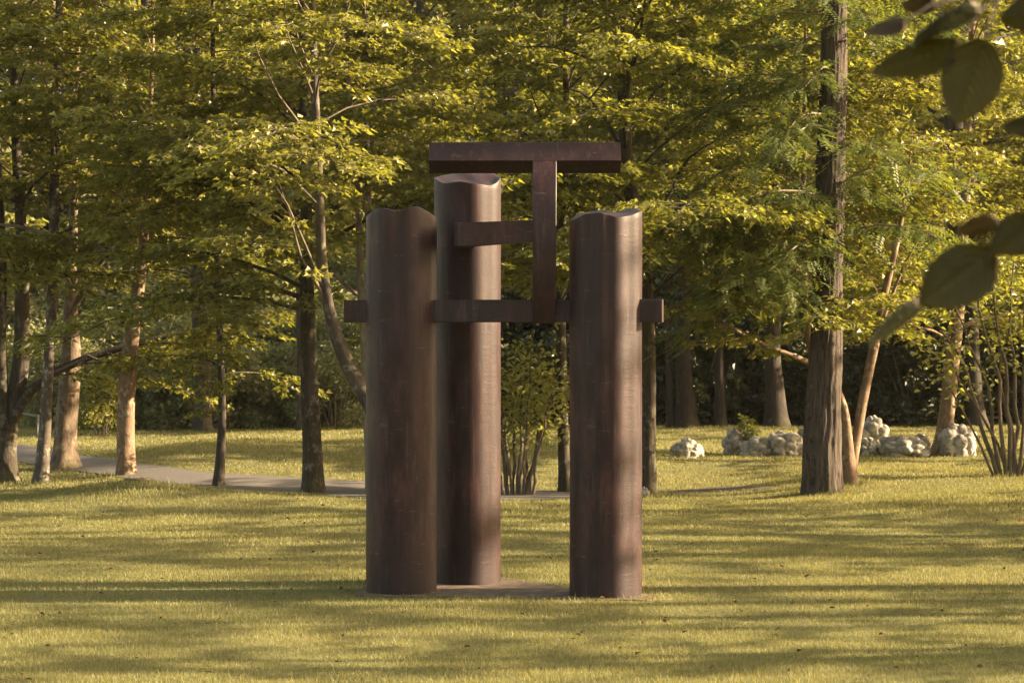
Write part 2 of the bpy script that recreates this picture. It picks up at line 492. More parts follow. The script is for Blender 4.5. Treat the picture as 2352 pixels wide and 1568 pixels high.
k1, k2, k3 = 0.000955, 0.00094, 0.000987
colL = (-0.729, 14.75); colB = (-0.305, 15.31); colR = (0.609, 14.53)
fL = [(u, 2.496 + (550 - z) * k1) for u, z in ((-1, 582), (-.85, 555), (-.66, 524), (-.45, 530), (-.1, 552), (.1, 543), (.38, 511), (.6, 528), (.85, 556), (1, 580))]
column(*colL, 0.233, fL, [(u, z - 0.004) for u, z in fL],
       [(-6, 11, 0.085, 0.04), (48, 14, 0.045, 0.02), (-50, 12, 0.04, 0.02)], 'left front column with a double-humped top edge')
fR = [(u, 2.474 + (560 - z) * k2) for u, z in ((-1, 608), (-.85, 597), (-.6, 566), (-.2, 560), (.3, 592), (.62, 577), (.87, 552), (1, 545))]
rR = [(u, 2.470 + (560 - z) * k2 * 0.9) for u, z in ((-1, 596), (-.7, 530), (.05, 513), (.25, 524), (.83, 498), (.97, 500), (1, 530))]
column(*colR, 0.235, fR, rR, [(-24, 10, 0.09, 0.05), (2, 9, 0.045, 0.35), (40, 15, 0.065, 0.8)], 'right column, partly sunlit and pitted')
fB = [(u, 2.724 + (350 - z) * k3 * 0.8) for u, z in ((-1, 300), (-.85, 335), (-.67, 356), (-.2, 345), (.23, 360), (.7, 373), (.93, 345), (1, 296))]
rB = [(u, 2.724 + (350 - z) * k3) for u, z in ((-1, 290), (-.4, 255), (.2, 245), (.7, 250), (1, 285))]
column(*colB, 0.228, fB, rB, [(-8, 14, 0.03, 0.4), (40, 16, 0.05, 0.8)], 'tallest column, standing behind the other two')

def bar_sweep(frames, name, label=None, bev=0.004):
    """frames: list of (centre, right, up, half_w, half_h): a bevelled rectangular section swept along them."""
    rows = []
    for c, r, u, hw, hh in frames:
        c, r, u = map(lambda v: np.asarray(v, float), (c, r, u))
        pts = []
        for sx, sy, first in ((1, 1, 'x'), (-1, 1, 'y'), (-1, -1, 'x'), (1, -1, 'y')):
            a_ = c + r * sx * (hw - bev) + u * sy * hh
            b_ = c + r * sx * hw + u * sy * (hh - bev)
            if first == 'x': pts += [b_, a_]
            else: pts += [a_, b_]
        rows.append(np.array(pts))
    n = len(rows); V = np.vstack(rows); s = 8
    i = np.arange(n - 1)[:, None] * s; j = np.arange(s)[None]; j2 = (j + 1) % s
    q = np.stack([i + j, i + j2, i + s + j2, i + s + j], -1).reshape(-1, 4)
    V = np.vstack([V, rows[0].mean(0)[None], rows[-1].mean(0)[None]])
    tri = [(a_ if False else (a_ + 1) % s, a_, n * s) for a_ in range(s)] + [((n - 1) * s + a_, (n - 1) * s + (a_ + 1) % s, n * s + 1) for a_ in range(s)]
    mb = MB(); mb.add(V, {4: q, 3: tri})
    o = mb.build(name, M['steel'], sculpt, SC, False)
    if label: o['label'] = label
    return o

# cross bar through the two front columns
d = np.array([colR[0] - colL[0], colR[1] - colL[1], 0.0]); d /= np.linalg.norm(d)
nrm = np.array([-d[1], d[0], 0.0])
zc, hb = 1.65 + 14.6 * (784 - 714) / FPX, 0.0735
pa = np.array([colL[0], colL[1], zc]) - d * (0.376)
pb = np.array([colR[0], colR[1], zc]) + d * (0.371)
bar_sweep([(pa + (pb - pa) * t, nrm, (0, 0, 1), 0.06, hb) for t in np.linspace(0, 1, 5)], 'cross_bar')
# upper bar of the T: square section tipped back by 30 degrees
y0 = 14.53
A = np.array([0, y0, 2.822]); s_ = 0.148; ct, st = math.cos(R_(30)), math.sin(R_(30))
upv = np.array([0, st, ct]); bkv = np.array([0, ct, -st])
cen = A + upv * s_ / 2 + bkv * s_ / 2
x0, x1 = (986 - 1176) / FPX * 14.62, (1425 - 1176) / FPX * 14.62
bar_sweep([((x, cen[1], cen[2]), bkv, upv, s_ / 2, s_ / 2) for x in np.linspace(x0, x1, 4)], 'top_bar')
# upright: an arc that bulges towards the viewer, its face running out of the top bar's face
xa = (1250.5 - 1176) / FPX * 14.55; Rarc = 1.06
fr = []
for t in np.linspace(0, 1, 28):
    ang = R_(30 - 59.5 * t)
    # face point on the arc, centre of the arc behind the face
    yf = y0 + Rarc * (math.cos(R_(30)) - math.cos(ang))
    zf = 2.822 + Rarc * (math.sin(ang) - math.sin(R_(30)))
    nf = np.array([0, -math.cos(ang), math.sin(ang)])             # outward normal of the face
    tg = np.array([0, math.sin(ang), math.cos(ang)])
    hw = 0.0785 - 0.006 * t
    dep = 0.070
    fr.append((np.array([xa - 0.004 * t, yf, zf]) - nf * dep, np.array([1.0, 0, 0]), -nf, hw, dep))
bar_sweep(fr[::-1], 'upright')
# arm: leaves the upright to the left, then turns back into the tall column
zA = 1.65 + 14.5 * (784 - 531) / FPX
fr = []
pts = []
for q in np.linspace(0, 1, 10):
    pts.append((xa - 0.06 - 0.43 * q, 14.465 + 0.02 * q * q, zA - 0.024 * q))
for q in np.linspace(0.2, 1, 6) * (math.pi / 2):
    pts.append((xa - 0.49 - 0.03 * math.sin(q), 14.485 + 0.03 * (1 - math.cos(q)), zA - 0.024))
for yy_ in np.linspace(14.55, 15.18, 6):
    pts.append((xa - 0.52, yy_, zA - 0.024 + 0.05 * (yy_ - 14.6)))
pts = np.array(pts)
for i in range(len(pts)):
    p = pts[i, :3]
    t_ = pts[min(i + 1, len(pts) - 1), :2] - pts[max(i - 1, 0), :2]
    t_ = t_ / np.linalg.norm(t_)
    side = np.array([t_[1], -t_[0], 0.0])
    tw = R_(4 * i / len(pts))
    fr.append((p, side, np.array([0, 0, 1.0]), 0.066, 0.068 + 0.010 * min(1, i / 10)))
bar_sweep(fr, 'arm')
# flat base plate, worn and partly overgrown
mb = MB()
def plate_pts():
    P0 = [(-1.02, 14.52), (-0.9, 14.44), (0.2, 14.32), (0.86, 14.22), (0.92, 14.34), (0.90, 14.64), (0.45, 14.92), (-0.02, 15.58), (-0.55, 15.60), (-1.0, 14.96)]
    return np.array(P0)
PL = plate_pts()
top_ = np.c_[PL, np.full(len(PL), 0.009)]; bot_ = np.c_[PL, np.full(len(PL), -0.04)]
n = len(PL)
V = np.vstack([top_, bot_, [[*PL.mean(0), 0.009]]])
mb.add(V, {4: [(i, n + i, n + (i + 1) % n, (i + 1) % n) for i in range(n)], 3: [(i, (i + 1) % n, 2 * n) for i in range(n)]})
mb.build('base_plate', M['plate'], sculpt, SC, False)

# ------------------------------------------------------------------ leaves
LEAF = {   # (along, across) of the left half: base, lobe, notch; then the tip; the fold lifts the lobes
    'maple': [(0, 0), (0.22, 0.50), (0.52, 0.24), (1, 0)],
    'oval': [(0, 0), (0.32, 0.30), (0.70, 0.26), (1, 0)],
    'rhomb': [(0, 0), (0.5, 0.26), (1, 0)],
}
def add_leaves(mb, pos, axis, nor, size, kind='maple', tint=None, fold=0.16):
    n = len(pos)
    if n == 0: return
    axis = axis / (np.linalg.norm(axis, axis=1)[:, None] + 1e-9)
    nor = nor - axis * (nor * axis).sum(1)[:, None]
    nor = nor / (np.linalg.norm(nor, axis=1)[:, None] + 1e-9)
    side = np.cross(nor, axis)
    if tint is None: tint = rng.random(n)
    T = LEAF[kind]
    if kind == 'rhomb':
        loc = [(0, 0, 0), (0.5, 0.26, 0.0), (1, 0, -0.06), (0.5, -0.26, 0.0)]
        F = np.array([[0, 1, 2, 3]])
    else:
        loc = [(0, 0, 0), (T[1][0], T[1][1], fold), (T[2][0], T[2][1], fold * 0.4), (1, 0, -0.12), (T[2][0], -T[2][1], fold * 0.4), (T[1][0], -T[1][1], fold)]
        F = np.array([[0, 3, 2, 1], [0, 5, 4, 3]])
    loc = np.array(loc); k = len(loc)
    V = pos[:, None] + size[:, None, None] * (loc[None, :, 0, None] * axis[:, None] + loc[None, :, 1, None] * side[:, None] + loc[None, :, 2, None] * nor[:, None])
    f = (np.arange(n)[:, None, None] * k + F[None]).reshape(-1, F.shape[1])
    mb.add(V.reshape(-1, 3), {4: f}, np.repeat(tint, k))

def rand_unit(n, spread):
    """normals round +Z"""
    v = np.stack([rng.normal(0, spread, n), rng.normal(0, spread, n), np.ones(n)], -1)
    return v / np.linalg.norm(v, axis=1)[:, None]

def visible(pos, m=1.3):
    return (np.abs(pos[:, 0]) < 0.2288 * pos[:, 1] + m) & (pos[:, 2] < EYE + 0.1526 * pos[:, 1] + m)

def path_at(pts, t):
    k = np.linspace(0, 1, len(pts))
    return np.array([np.interp(t, k, pts[:, c]) for c in range(3)])

class Tree:
    def __init__(self, leaf_size=0.078, kind='maple', droop=0.25, dens=2.6, lod=True, spread=0.47, sub=0.21):
        self.wood = MB(); self.limb = MB(); self.leaves = MB()
        self.ls, self.kind, self.droop, self.dens, self.lod, self.spread, self.sub = leaf_size, kind, droop, dens, lod, spread, sub
        self.acc = []; self.limbs = []; self.maxL = 1.6
    def put(self, pos, axis, size):
        self.acc.append((pos, axis, size))
    def spray(self, p0, d, L, r0):
        """a side branch lying near the horizontal, with twigs and leaves"""
        n = 5
        pts = [p0]; el = d[2]; az = math.atan2(d[1], d[0])
        for i in range(n - 1):
            az += random.gauss(0, 0.14); el -= self.droop * 0.35 + random.gauss(0, 0.05)
            v = np.array([math.cos(az), math.sin(az), el]); v /= np.linalg.norm(v)
            pts.append(pts[-1] + v * L / (n - 1))
        pts = np.array(pts)
        self.limb.tube(pts, np.linspace(r0, 0.003, n), 4, cap=False)
        nt_ = max(3, int(L / 0.17))
        P0, A0 = [], []
        for i in range(nt_):
            t = 0.15 + 0.85 * (i + random.random() * 0.5) / nt_
            p = path_at(pts, min(t, 1)); s = 1 if i % 2 else -1
            a2 = az + s * random.uniform(0.6, 1.15)
            l2 = random.uniform(0.22, 0.5) * (1.15 - 0.5 * t) * min(1, L)
            v = np.array([math.cos(a2), math.sin(a2), random.gauss(-0.10, 0.14)])
            q = p + v * l2
            self.limb.tube(np.array([p, p + v * l2 * 0.5 + np.array([0, 0, 0.01]), q]), [0.0045, 0.0035, 0.002], 3, cap=False)
            m = max(2, int(l2 / 0.05 * self.dens))
            u = np.linspace(0.15, 1, m)[:, None]
            P0.append(p + v * l2 * u); A0.append(np.repeat(a2, m))
        m = max(2, int(L / 0.06 * self.dens))
        u = rng.random(m) * 0.85 + 0.15
        P0.append(np.array([path_at(pts, t) for t in u])); A0.append(np.repeat(az, m))
        P0 = np.vstack(P0); A0 = np.concatenate(A0)
        self.put(P0, A0, np.ones(len(P0)))
    def branch(self, pts, r0, dress_from=0.22, subL=None):
        pts = np.asarray(pts, float)
        if self.lod:
            if self.limb.n: self.limbs.append(self.limb)
            self.limb = MB()
        seg = np.linalg.norm(np.diff(pts, axis=0), axis=1).sum()
        self.limb.tube(pts, np.linspace(r0, max(0.004, r0 * 0.18), len(pts)), 7 if r0 > 0.03 else 5, cap=False)
        n = max(3, int(seg * (1 - dress_from) / self.sub))
        side = 1
        for i in range(n):
            t = dress_from + (1 - dress_from) * (i + random.random() * 0.6) / n
            p = path_at(pts, t); q = path_at(pts, min(1, t + 0.06))
            dv = (q - p) if t < 0.93 else (path_at(pts, 1) - path_at(pts, 0.9))
            az = math.atan2(dv[1], dv[0]) + side * random.uniform(0.5, 1.2); side = -side
            el = random.uniform(-0.10, 0.28)
            L = (subL or 0.45 * seg) * (1.1 - 0.6 * t) * random.uniform(0.7, 1.2)
            L = min(max(L, 0.35), self.maxL)
            self.spray(p, np.array([math.cos(az), math.sin(az), el]), L, max(0.005, r0 * 0.35 * (1.1 - t)))
        dv = pts[-1] - pts[-2]
        az = math.atan2(dv[1], dv[0])
        self.spray(pts[-1], np.array([math.cos(az), math.sin(az), 0.0]), 0.5, 0.005)
    def auto(self, tr, rad, z_lo, z_hi, n, Lmax, up=0.7, az0=None, az_bias=None):
        """n branches up the trunk polyline tr (its own radii rad)"""
        az = random.random() * 6.28 if az0 is None else az0
        for i in range(n):
            z = z_lo + (z_hi - z_lo) * (i + random.random()) / n
            k = int(np.argmin(np.abs(tr[:, 2] - z)))
            p = np.array([np.interp(z, tr[:, 2], tr[:, 0]), np.interp(z, tr[:, 2], tr[:, 1]), z])
            r = float(np.interp(z, tr[:, 2], rad))
            az += 2.4 + random.gauss(0, 0.4)
            a_ = az
            if az_bias is not None and random.random() < 0.5: a_ = az_bias + random.gauss(0, 0.6)
            f = (z - z_lo) / (z_hi - z_lo + 1e-6)
            L = Lmax * (1 - 0.65 * f ** 1.6) * random.uniform(0.7, 1.15)
            el = up * random.choice([random.uniform(0.6, 1.2), random.uniform(1.2, 1.9)]) * (0.55 + 0.7 * f)
            pts = [p]; m = 7
            for j in range(m - 1):
                v = np.array([math.cos(a_), math.sin(a_), math.tan(min(1.2, el))]); v /= np.linalg.norm(v)
                pts.append(pts[-1] + v * L / (m - 1))
                el -= self.droop * random.uniform(0.3, 0.8); a_ += random.gauss(0, 0.12)
            self.branch(pts, max(0.010, r * random.uniform(0.22, 0.4)))
    def finish(self, root, origin, m_leaf, m_bark, m_limb=None, zmin=0.25):
        if self.acc:
            pos = np.vstack([a_[0] for a_ in self.acc]); az = np.concatenate([a_[1] for a_ in self.acc])
            n = len(pos); size = self.ls * rng.uniform(0.65, 1.25, n)
            keep = pos[:, 2] > zmin
            if self.lod:
                vis = visible(pos)
                keep &= vis | (rng.random(n) < 0.11)
                size = np.where(vis, size, size * 1.7)
            pos, az, size = pos[keep], az[keep], size[keep]; n = len(pos)
            a2 = az + np.where(rng.random(n) < 0.5, 1, -1) * rng.uniform(0.2, 1.3, n)
            axis = np.stack([np.cos(a2), np.sin(a2), rng.normal(-0.22, 0.25, n)], -1)
            off = axis * 0.03
            pos = pos + off + np.stack([rng.normal(0, 0.02, n), rng.normal(0, 0.02, n), rng.normal(-0.01, 0.025, n)], -1)
            nor = rand_unit(n, self.spread)
            add_leaves(self.leaves, pos, axis, nor, size, self.kind)
            self.leaves.build('crown', m_leaf, root, origin, False)
        if self.limb.n: self.limbs.append(self.limb)
        for lb in self.limbs:
            o = lb.build('limb' if self.lod else 'limbs', m_limb or m_bark, root, origin)
            if not self.lod: o['kind'] = 'stuff'
        if self.wood.n: self.wood.build('trunk', m_bark, root, origin)

def rough_trunk(amp=0.07, ridges=0.0):
    ph = [random.random() * 6.28 for _ in range(6)]
    def f(rr, th, pts):
        z = pts[:, 2][:, None]; t = th[None]
        k = 1 + amp * (0.5 * np.sin(2 * t + 1.3 * z + ph[0]) + 0.4 * np.sin(3 * t - 2.1 * z + ph[1]) + 0.35 * np.sin(5 * t + 4.3 * z + ph[2]))
        if ridges:
            w = t * 17 + 1.4 * np.sin(2.2 * z + ph[3]) + 0.9 * np.sin(5.1 * z + 3 * t + ph[4]) + 0.6 * np.sin(11.0 * z - 2 * t)
            k = k + ridges * (np.abs(np.sin(w * 0.5)) ** 0.6 - 0.6) + ridges * 0.5 * (np.abs(np.sin(w * 1.03 + 2 * np.sin(3 * z))) - 0.6)
        return rr * k
    return f

def trunk_from_px(path, widths, D, top_extra=4.0, wob=0.10, n=46, flare=0.5):
    """world polyline of a trunk traced at distance D; goes on upwards out of the frame"""
    pts = np.array([P(px, py, D) for px, py in path])
    base = G(*path[0]) if False else None
    rad = np.array(widths) / 2.0 / FPX * D
    # foot on the ground
    g = float(hgt(pts[0][0], D)); pts[0][2] = g - 0.05
    if top_extra > 0:
        v = pts[-1] - pts[-2]; v /= np.linalg.norm(v); v = v * np.array([0.5, 0.5, 1]); v /= np.linalg.norm(v)
        for q in (0.35, 0.7, 1.0):
            pts = np.vstack([pts, pts[len(path) - 1] + v * top_extra * q]); rad = np.append(rad, rad[len(path) - 1] * (1 - 0.72 * q))
    s = np.r_[0, np.cumsum(np.linalg.norm(np.diff(pts, axis=0), axis=1))]
    k = np.linspace(0, 1, n) ** 1.25 * s[-1]
    o = np.stack([np.interp(k, s, pts[:, c]) for c in range(3)], -1)
    r = np.interp(k, s, rad)
    for it in range(2):       # soften the corners
        o[1:-1] = 0.25 * o[:-2] + 0.5 * o[1:-1] + 0.25 * o[2:]
    o[:, 1] += wob * np.sin(k * 1.1 + path[0][0])
    o[:, 1] -= o[0, 1] - D
    r = r * (1 + flare * np.exp(-(k / 0.16)))
    return o, r

def px_limb(path, D, dD=0.0, n=9):
    pts = np.array([P(px, py, D) for px, py in path])
    for i in range(len(pts)):
        pts[i] = P(path[i][0], path[i][1], D + dD * i / (len(pts) - 1))
    s = np.r_[0, np.cumsum(np.linalg.norm(np.diff(pts, axis=0), axis=1))]
    k = np.linspace(0, s[-1], n)
    return np.stack([np.interp(k, s, pts[:, c]) for c in range(3)], -1)

def ground_depth(px, py):
    return float(G(px, py)[1])

def traced_tree(name, label, path, widths, bark, leaf, limbs=(), n_auto=16, z_lo=2.2, Lmax=2.6, D=None, top_extra=2.6, limb_mat=None,
                leaf_size=0.078, kind='maple', dens=2.6, up=0.6, amp=0.075, az_bias=-1.57, droop=0.25, group=None, sides=16, extra_paths=(), flare=0.5):
    if D is None: D = ground_depth(*path[0])
    tr, rad = trunk_from_px(path, widths, D, top_extra, flare=flare)
    org = np.array([tr[0][0], D, float(hgt(tr[0][0], D))])
    root = thing(name, label, 'tree', org, group)
    T = Tree(leaf_size, kind, droop, dens)
    T.wood.tube(tr, rad, sides, rough_trunk(amp))
    for ep, ew in extra_paths:
        o = px_limb(ep, D, 0.15, 20)
        T.wood.tube(o, np.interp(np.linspace(0, 1, 20), np.linspace(0, 1, len(ew)), np.array(ew) / 2 / FPX * D), 12, rough_trunk(amp))
    for lb in limbs:
        T.branch(px_limb(lb[0], D, lb[2]), lb[1] / 2 / FPX * D, *(lb[3:4] or (0.22,)))
    if n_auto: T.auto(tr, rad, z_lo, tr[-1][2] - 0.2, int(n_auto * 1.7), Lmax * 1.12, up, az_bias=az_bias)
    T.finish(root, org, M[leaf], M[bark], M[limb_mat] if limb_mat else None)
    return root

# ------------------------------------------------------------------ trees one can tell apart
traced_tree('forked_tree', 'dark mossy tree at the left edge, forking low, one limb reaching right', 
    [(12, 1106), (12, 1010), (20, 950), (36, 890), (46, 820), (44, 720), (48, 600), (42, 420), (34, 200), (30, 0)], [50, 44, 44, 42, 40, 36, 30, 22, 18, 15],
    'bark_moss', 'leaf_maple', limbs=[([(26, 965), (62, 905), (100, 868), (130, 852), (195, 822), (290, 795), (351, 779), (421, 768), (468, 752), (546, 733), (585, 708)], 26, 0.3),
                        ([(200, 815), (260, 842), (330, 868), (400, 880), (440, 910)], 7, 0.3)],
    extra_paths=[([(10, 985), (4, 900), (2, 780), (6, 600), (-4, 400), (-10, 200)], [32, 26, 22, 20, 16, 6])],
    n_auto=16, z_lo=2.1, limb_mat='bark_dark')
traced_tree('slender_tree', 'tall slender trunk with dark and pale lichen blotches, just right of the forked tree',
    [(93, 1110), (102, 980), (106, 850), (112, 700), (119, 480), (128, 240), (136, 0)], [32, 28, 26, 25, 22, 20, 18],
    'bark_grey', 'leaf_maple', limbs=[([(124, 250), (95, 150), (55, 60), (25, -10)], 9, -0.7, .6), ([(122, 330), (150, 250), (185, 170), (225, 60), (240, -20)], 8, -0.8, .6), ([(118, 500), (80, 430), (60, 360), (58, 300)], 6, -0.7, .7)], limb_mat='twig', n_auto=12, z_lo=2.6, Lmax=2.2)
traced_tree('broad_tree', 'thick pale brown trunk with flared foot beside the bend of the path, left',
    [(150, 1076), (148, 1000), (154, 900), (160, 820), (155, 700), (160, 600), (168, 450), (175, 200), (180, 0)], [54, 50, 48, 44, 30, 24, 19, 14, 11],
    'bark_pale', 'leaf_maple', limbs=[([(162, 720), (190, 670), (235, 600), (275, 540), (330, 420)], 18, -0.3)], n_auto=14, z_lo=2.2, flare=0.75)
traced_tree('leaning_tree', 'orange-brown sunlit trunk leaning right, its foot beside the grassy mound',
    [(290, 1090), (288, 960), (296, 840), (308, 740), (325, 640), (338, 540), (346, 400), (350, 200), (352, 0)], [42, 38, 37, 33, 29, 22, 14, 9, 7],
    'bark_orange', 'leaf_warm', n_auto=16, z_lo=2.6, Lmax=2.5, flare=0.25)
traced_tree('sapling', 'thin straight young tree at the path edge with leaves low on its stem',
    [(502, 1117), (508, 1000), (507, 900), (500, 760), (496, 600), (492, 400), (490, 150), (488, 0)], [23, 19, 17, 16, 14, 12, 10, 9],
    'bark_dark', 'leaf_maple', n_auto=26, z_lo=0.95, Lmax=1.25, top_extra=3.0, up=0.4)
traced_tree('dark_tree', 'sturdy dark mossy trunk at the near edge of the path, left of the sculpture',
    [(719, 1131), (717, 1000), (713, 880), (711, 780), (706, 600), (700, 350), (695, 0)], [50, 42, 38, 36, 30, 25, 20],
    'bark_moss', 'leaf_warm', n_auto=24, z_lo=1.9, Lmax=2.7, az_bias=3.4, flare=0.3)
traced_tree('curved_tree', 'grey speckled trunk sweeping out in a bow from behind the left column',
    [(905, 1125), (890, 1010), (850, 920), (805, 862), (772, 780), (750, 690), (738, 600), (735, 450), (730, 300), (722, 150), (718, 0)],
    [44, 42, 40, 34, 29, 25, 23, 21, 20, 19, 17], 'bark_speck', 'leaf_maple', D=23.3,
    limbs=[([(743, 680), (715, 630), (690, 590), (665, 490), (640, 420)], 10, -0.4), ([(733, 380), (700, 300), (640, 220), (590, 120), (570, 40)], 9, -1.0, .6), ([(742, 660), (700, 560), (660, 470), (600, 380), (520, 300)], 8, -1.1, .6), ([(730, 250), (700, 170), (660, 80), (650, -30)], 7, -1.0, .8), ([(726, 170), (770, 100), (800, 20), (810, -40)], 7, -0.9, .8)],
    n_auto=12, z_lo=3.0, Lmax=2.2, limb_mat='stem')
traced_tree('thin_tree', 'thin brown stem seen just left of the left column top',
    [(852, 1122), (844, 900), (836, 760), (826, 650), (822, 480), (812, 350), (800, 200), (795, 0)], [22, 20, 18, 17, 15, 14, 13, 12],
    'twig', 'leaf_maple', D=25.9, n_auto=12, z_lo=2.8, Lmax=2.0)
traced_tree('upright_tree', 'upright grey stem rising above the left column',
    [(885, 1120), (865, 800), (843, 480), (840, 300), (838, 0)], [26, 22, 17, 16, 14], 'bark_grey', 'leaf_maple', D=26.6,
    limbs=[([(862, 725), (836, 690), (790, 650), (745, 612), (650, 540), (560, 480)], 10, -0.5), ([(842, 320), (880, 220), (900, 120), (905, 30)], 8, -0.9, .7), ([(841, 230), (800, 130), (770, 30), (760, -40)], 7, -1.0, .8)], limb_mat='twig', n_auto=10, z_lo=2.6, Lmax=2.2)
traced_tree('lichen_tree', 'slim lichened trunk in the gap left of the right column',
    [(1300, 1130), (1294, 1000), (1290, 860), (1288, 700), (1292, 480), (1300, 250), (1300, 0)], [30, 26, 25, 22, 18, 16, 13], 'bark_moss', 'leaf_warm',
    n_auto=18, z_lo=2.0, Lmax=2.4)
traced_tree('spreading_tree', 'speckled trunk right behind the right column, with dark limbs spreading right above it',
    [(1490, 1136), (1491, 950), (1490, 800), (1484, 650), (1458, 500), (1436, 390), (1432, 200), (1436, 0)], [34, 31, 31, 30, 32, 32, 30, 26], 'bark_moss', 'leaf_warm',
    limbs=[([(1465, 530), (1515, 482), (1540, 450), (1567, 375), (1615, 340), (1690, 300)], 14, 0.4), ([(1432, 330), (1495, 220), (1555, 165), (1610, 110), (1680, 70)], 12, 0.2),
           ([(1486, 690), (1560, 620), (1650, 560), (1740, 500)], 10, -0.3)], n_auto=24, z_lo=1.9, Lmax=2.7, top_extra=4)
# robinia: thick furrowed trunk
D14 = ground_depth(1890, 1133)
tr, rad = trunk_from_px([(1890, 1133), (1888, 1060), (1892, 930), (1899, 780), (1905, 640), (1908, 520), (1910, 400), (1913, 180), (1918, 0)],
                        [86, 82, 76, 71, 68, 68, 66, 58, 52], D14, 3.0, 0.05, 160, 0.16)
org = np.array([tr[0][0], D14, float(hgt(tr[0][0], D14))])
root = thing('robinia_tree', 'thick deeply furrowed trunk right of the sculpture, with hanging feathery dark green leaves', 'tree', org)
TR = Tree(0.05, 'rhomb', 0.3, 1.0)
TR.wood.tube(tr, rad, 72, rough_trunk(0.08, 0.10))
comp = []
az = 0.7
for i in range(92):
    z = 1.9 + (tr[-1][2] - 2.4) * ((i + random.random()) / 46) ** 1.15
    p = np.array([np.interp(z, tr[:, 2], tr[:, 0]), np.interp(z, tr[:, 2], tr[:, 1]), z])
    az += 2.4 + random.gauss(0, 0.4)
    a_ = az if random.random() < 0.45 else random.choice([-2.6, -2.2, 2.8, -0.7, 3.4, 3.1])
    L = random.uniform(0.7, 2.1); el = random.uniform(0.05, 0.55); pts = [p]
    for j in range(6):
        v = np.array([math.cos(a_), math.sin(a_), el]); v /= np.linalg.norm(v)
        pts.append(pts[-1] + v * L / 6); el -= random.uniform(0.08, 0.3); a_ += random.gauss(0, 0.15)
    pts = np.array(pts)
    TR.limb.tube(pts, np.linspace(0.016, 0.003, 7), 5, cap=False)
    n = int(L / 0.016)
    for j in range(n):
        t = 0.12 + 0.88 * random.random()
        q = path_at(pts, t)
        a2 = a_ + random.uniform(-1.5, 1.5)
        if random.random() < 0.6:
            tw = random.uniform(0.15, 0.5)
            q = q + np.array([math.cos(a2) * tw, math.sin(a2) * tw, random.uniform(-0.25, 0.08)])
        comp.append((q, a2 + random.gauss(0, 0.5), random.gauss(-0.35, 0.3), random.uniform(0.18, 0.30)))
Q = np.array([c[0] for c in comp]); A2 = np.array([c[1] for c in comp]); E2 = np.array([c[2] for c in comp]); L2 = np.array([c[3] for c in comp])
ax = np.stack([np.cos(A2), np.sin(A2), E2], -1); ax /= np.linalg.norm(ax, axis=1)[:, None]
nr = rand_unit(len(Q), 0.35); nr -= ax * (nr * ax).sum(1)[:, None]; nr /= np.linalg.norm(nr, axis=1)[:, None]
sd = np.cross(nr, ax)
vis = visible(Q)
sel = vis | (rng.random(len(Q)) < 0.4)
Q, ax, nr, sd, L2 = Q[sel], ax[sel], nr[sel], sd[sel], L2[sel]
tnt = rng.random(len(Q))
for k in range(7):
    u = 0.2 + 0.8 * k / 6
    base = Q + ax * (L2 * u)[:, None] - np.array([0, 0, 1.0]) * (L2 * 0.22 * u * u)[:, None]
    for s in ((-1, 1) if k < 6 else (0,)):
        la = ax * 0.35 + sd * s + np.array([0, 0, -0.15]); la = la if s else ax
        add_leaves(TR.leaves, base, la.copy(), nr.copy(), rng.uniform(0.045, 0.068, len(Q)), 'rhomb', np.clip(tnt + rng.normal(0, 0.12, len(Q)), 0, 1))
TR.leaves.build('crown', M['leaf_robinia'], root, org, False)
TR.limb.build('limbs', M['twig'], root, org)
TR.wood.build('trunk', M['bark_robinia'], root, org)

traced_tree('multi_stem_tree', 'pale two-stemmed tree close behind the thick furrowed trunk', 
    [(1952, 1112), (1946, 1030), (1938, 930), (1900, 850), (1860, 810), (1850, 640), (1850, 300)], [36, 30, 24, 20, 18, 14, 10], 'bark_orange', 'leaf_warm',
    limbs=[([(1872, 840), (1848, 828), (1790, 806), (1731, 782), (1640, 730), (1560, 700)], 15, -0.6), ([(2004, 800), (2040, 700), (2080, 600), (2140, 500)], 12, -0.4)],
    extra_paths=[([(1955, 1085), (1962, 1035), (1978, 940), (1996, 850), (2012, 780), (2028, 690), (2060, 560), (2085, 430), (2095, 300)], [26, 24, 22, 22, 18, 14, 10, 6, 2])],
    n_auto=24, z_lo=1.8, Lmax=2.0, top_extra=2, az_bias=0.6)
traced_tree('rock_tree', 'warm brown sunlit trunk growing among the pale boulders on the right',
    [(2164, 1042), (2172, 960), (2180, 860), (2190, 760), (2205, 600), (2220, 400), (2230, 100)], [44, 37, 35, 32, 27, 22, 16], 'bark_orange', 'leaf_warm',
    n_auto=24, z_lo=1.6, Lmax=2.8, leaf_size=0.09)
# far thick trunks on the left, under the same canopy
traced_tree('shaded_tree', 'thick shaded trunk far back at the foot of the left shrub bank',
    [(466, 990), (466, 900), (462, 800), (460, 730), (455, 550), (450, 300), (450, 0)], [42, 38, 40, 36, 30, 26, 22], 'bark_dark', 'leaf_far', n_auto=16, z_lo=2.7, Lmax=3.2, leaf_size=0.115, dens=1.4)
traced_tree('hidden_tree', 'dark narrow trunk half hidden behind the sturdy mossy trunk',
    [(691, 1000), (690, 900), (689, 820), (688, 600), (688, 300), (690, 0)], [20, 19, 18, 17, 16, 14], 'bark_dark', 'leaf_far', D=40.0, n_auto=14, z_lo=2.6, Lmax=3.0, leaf_size=0.115, dens=1.4)
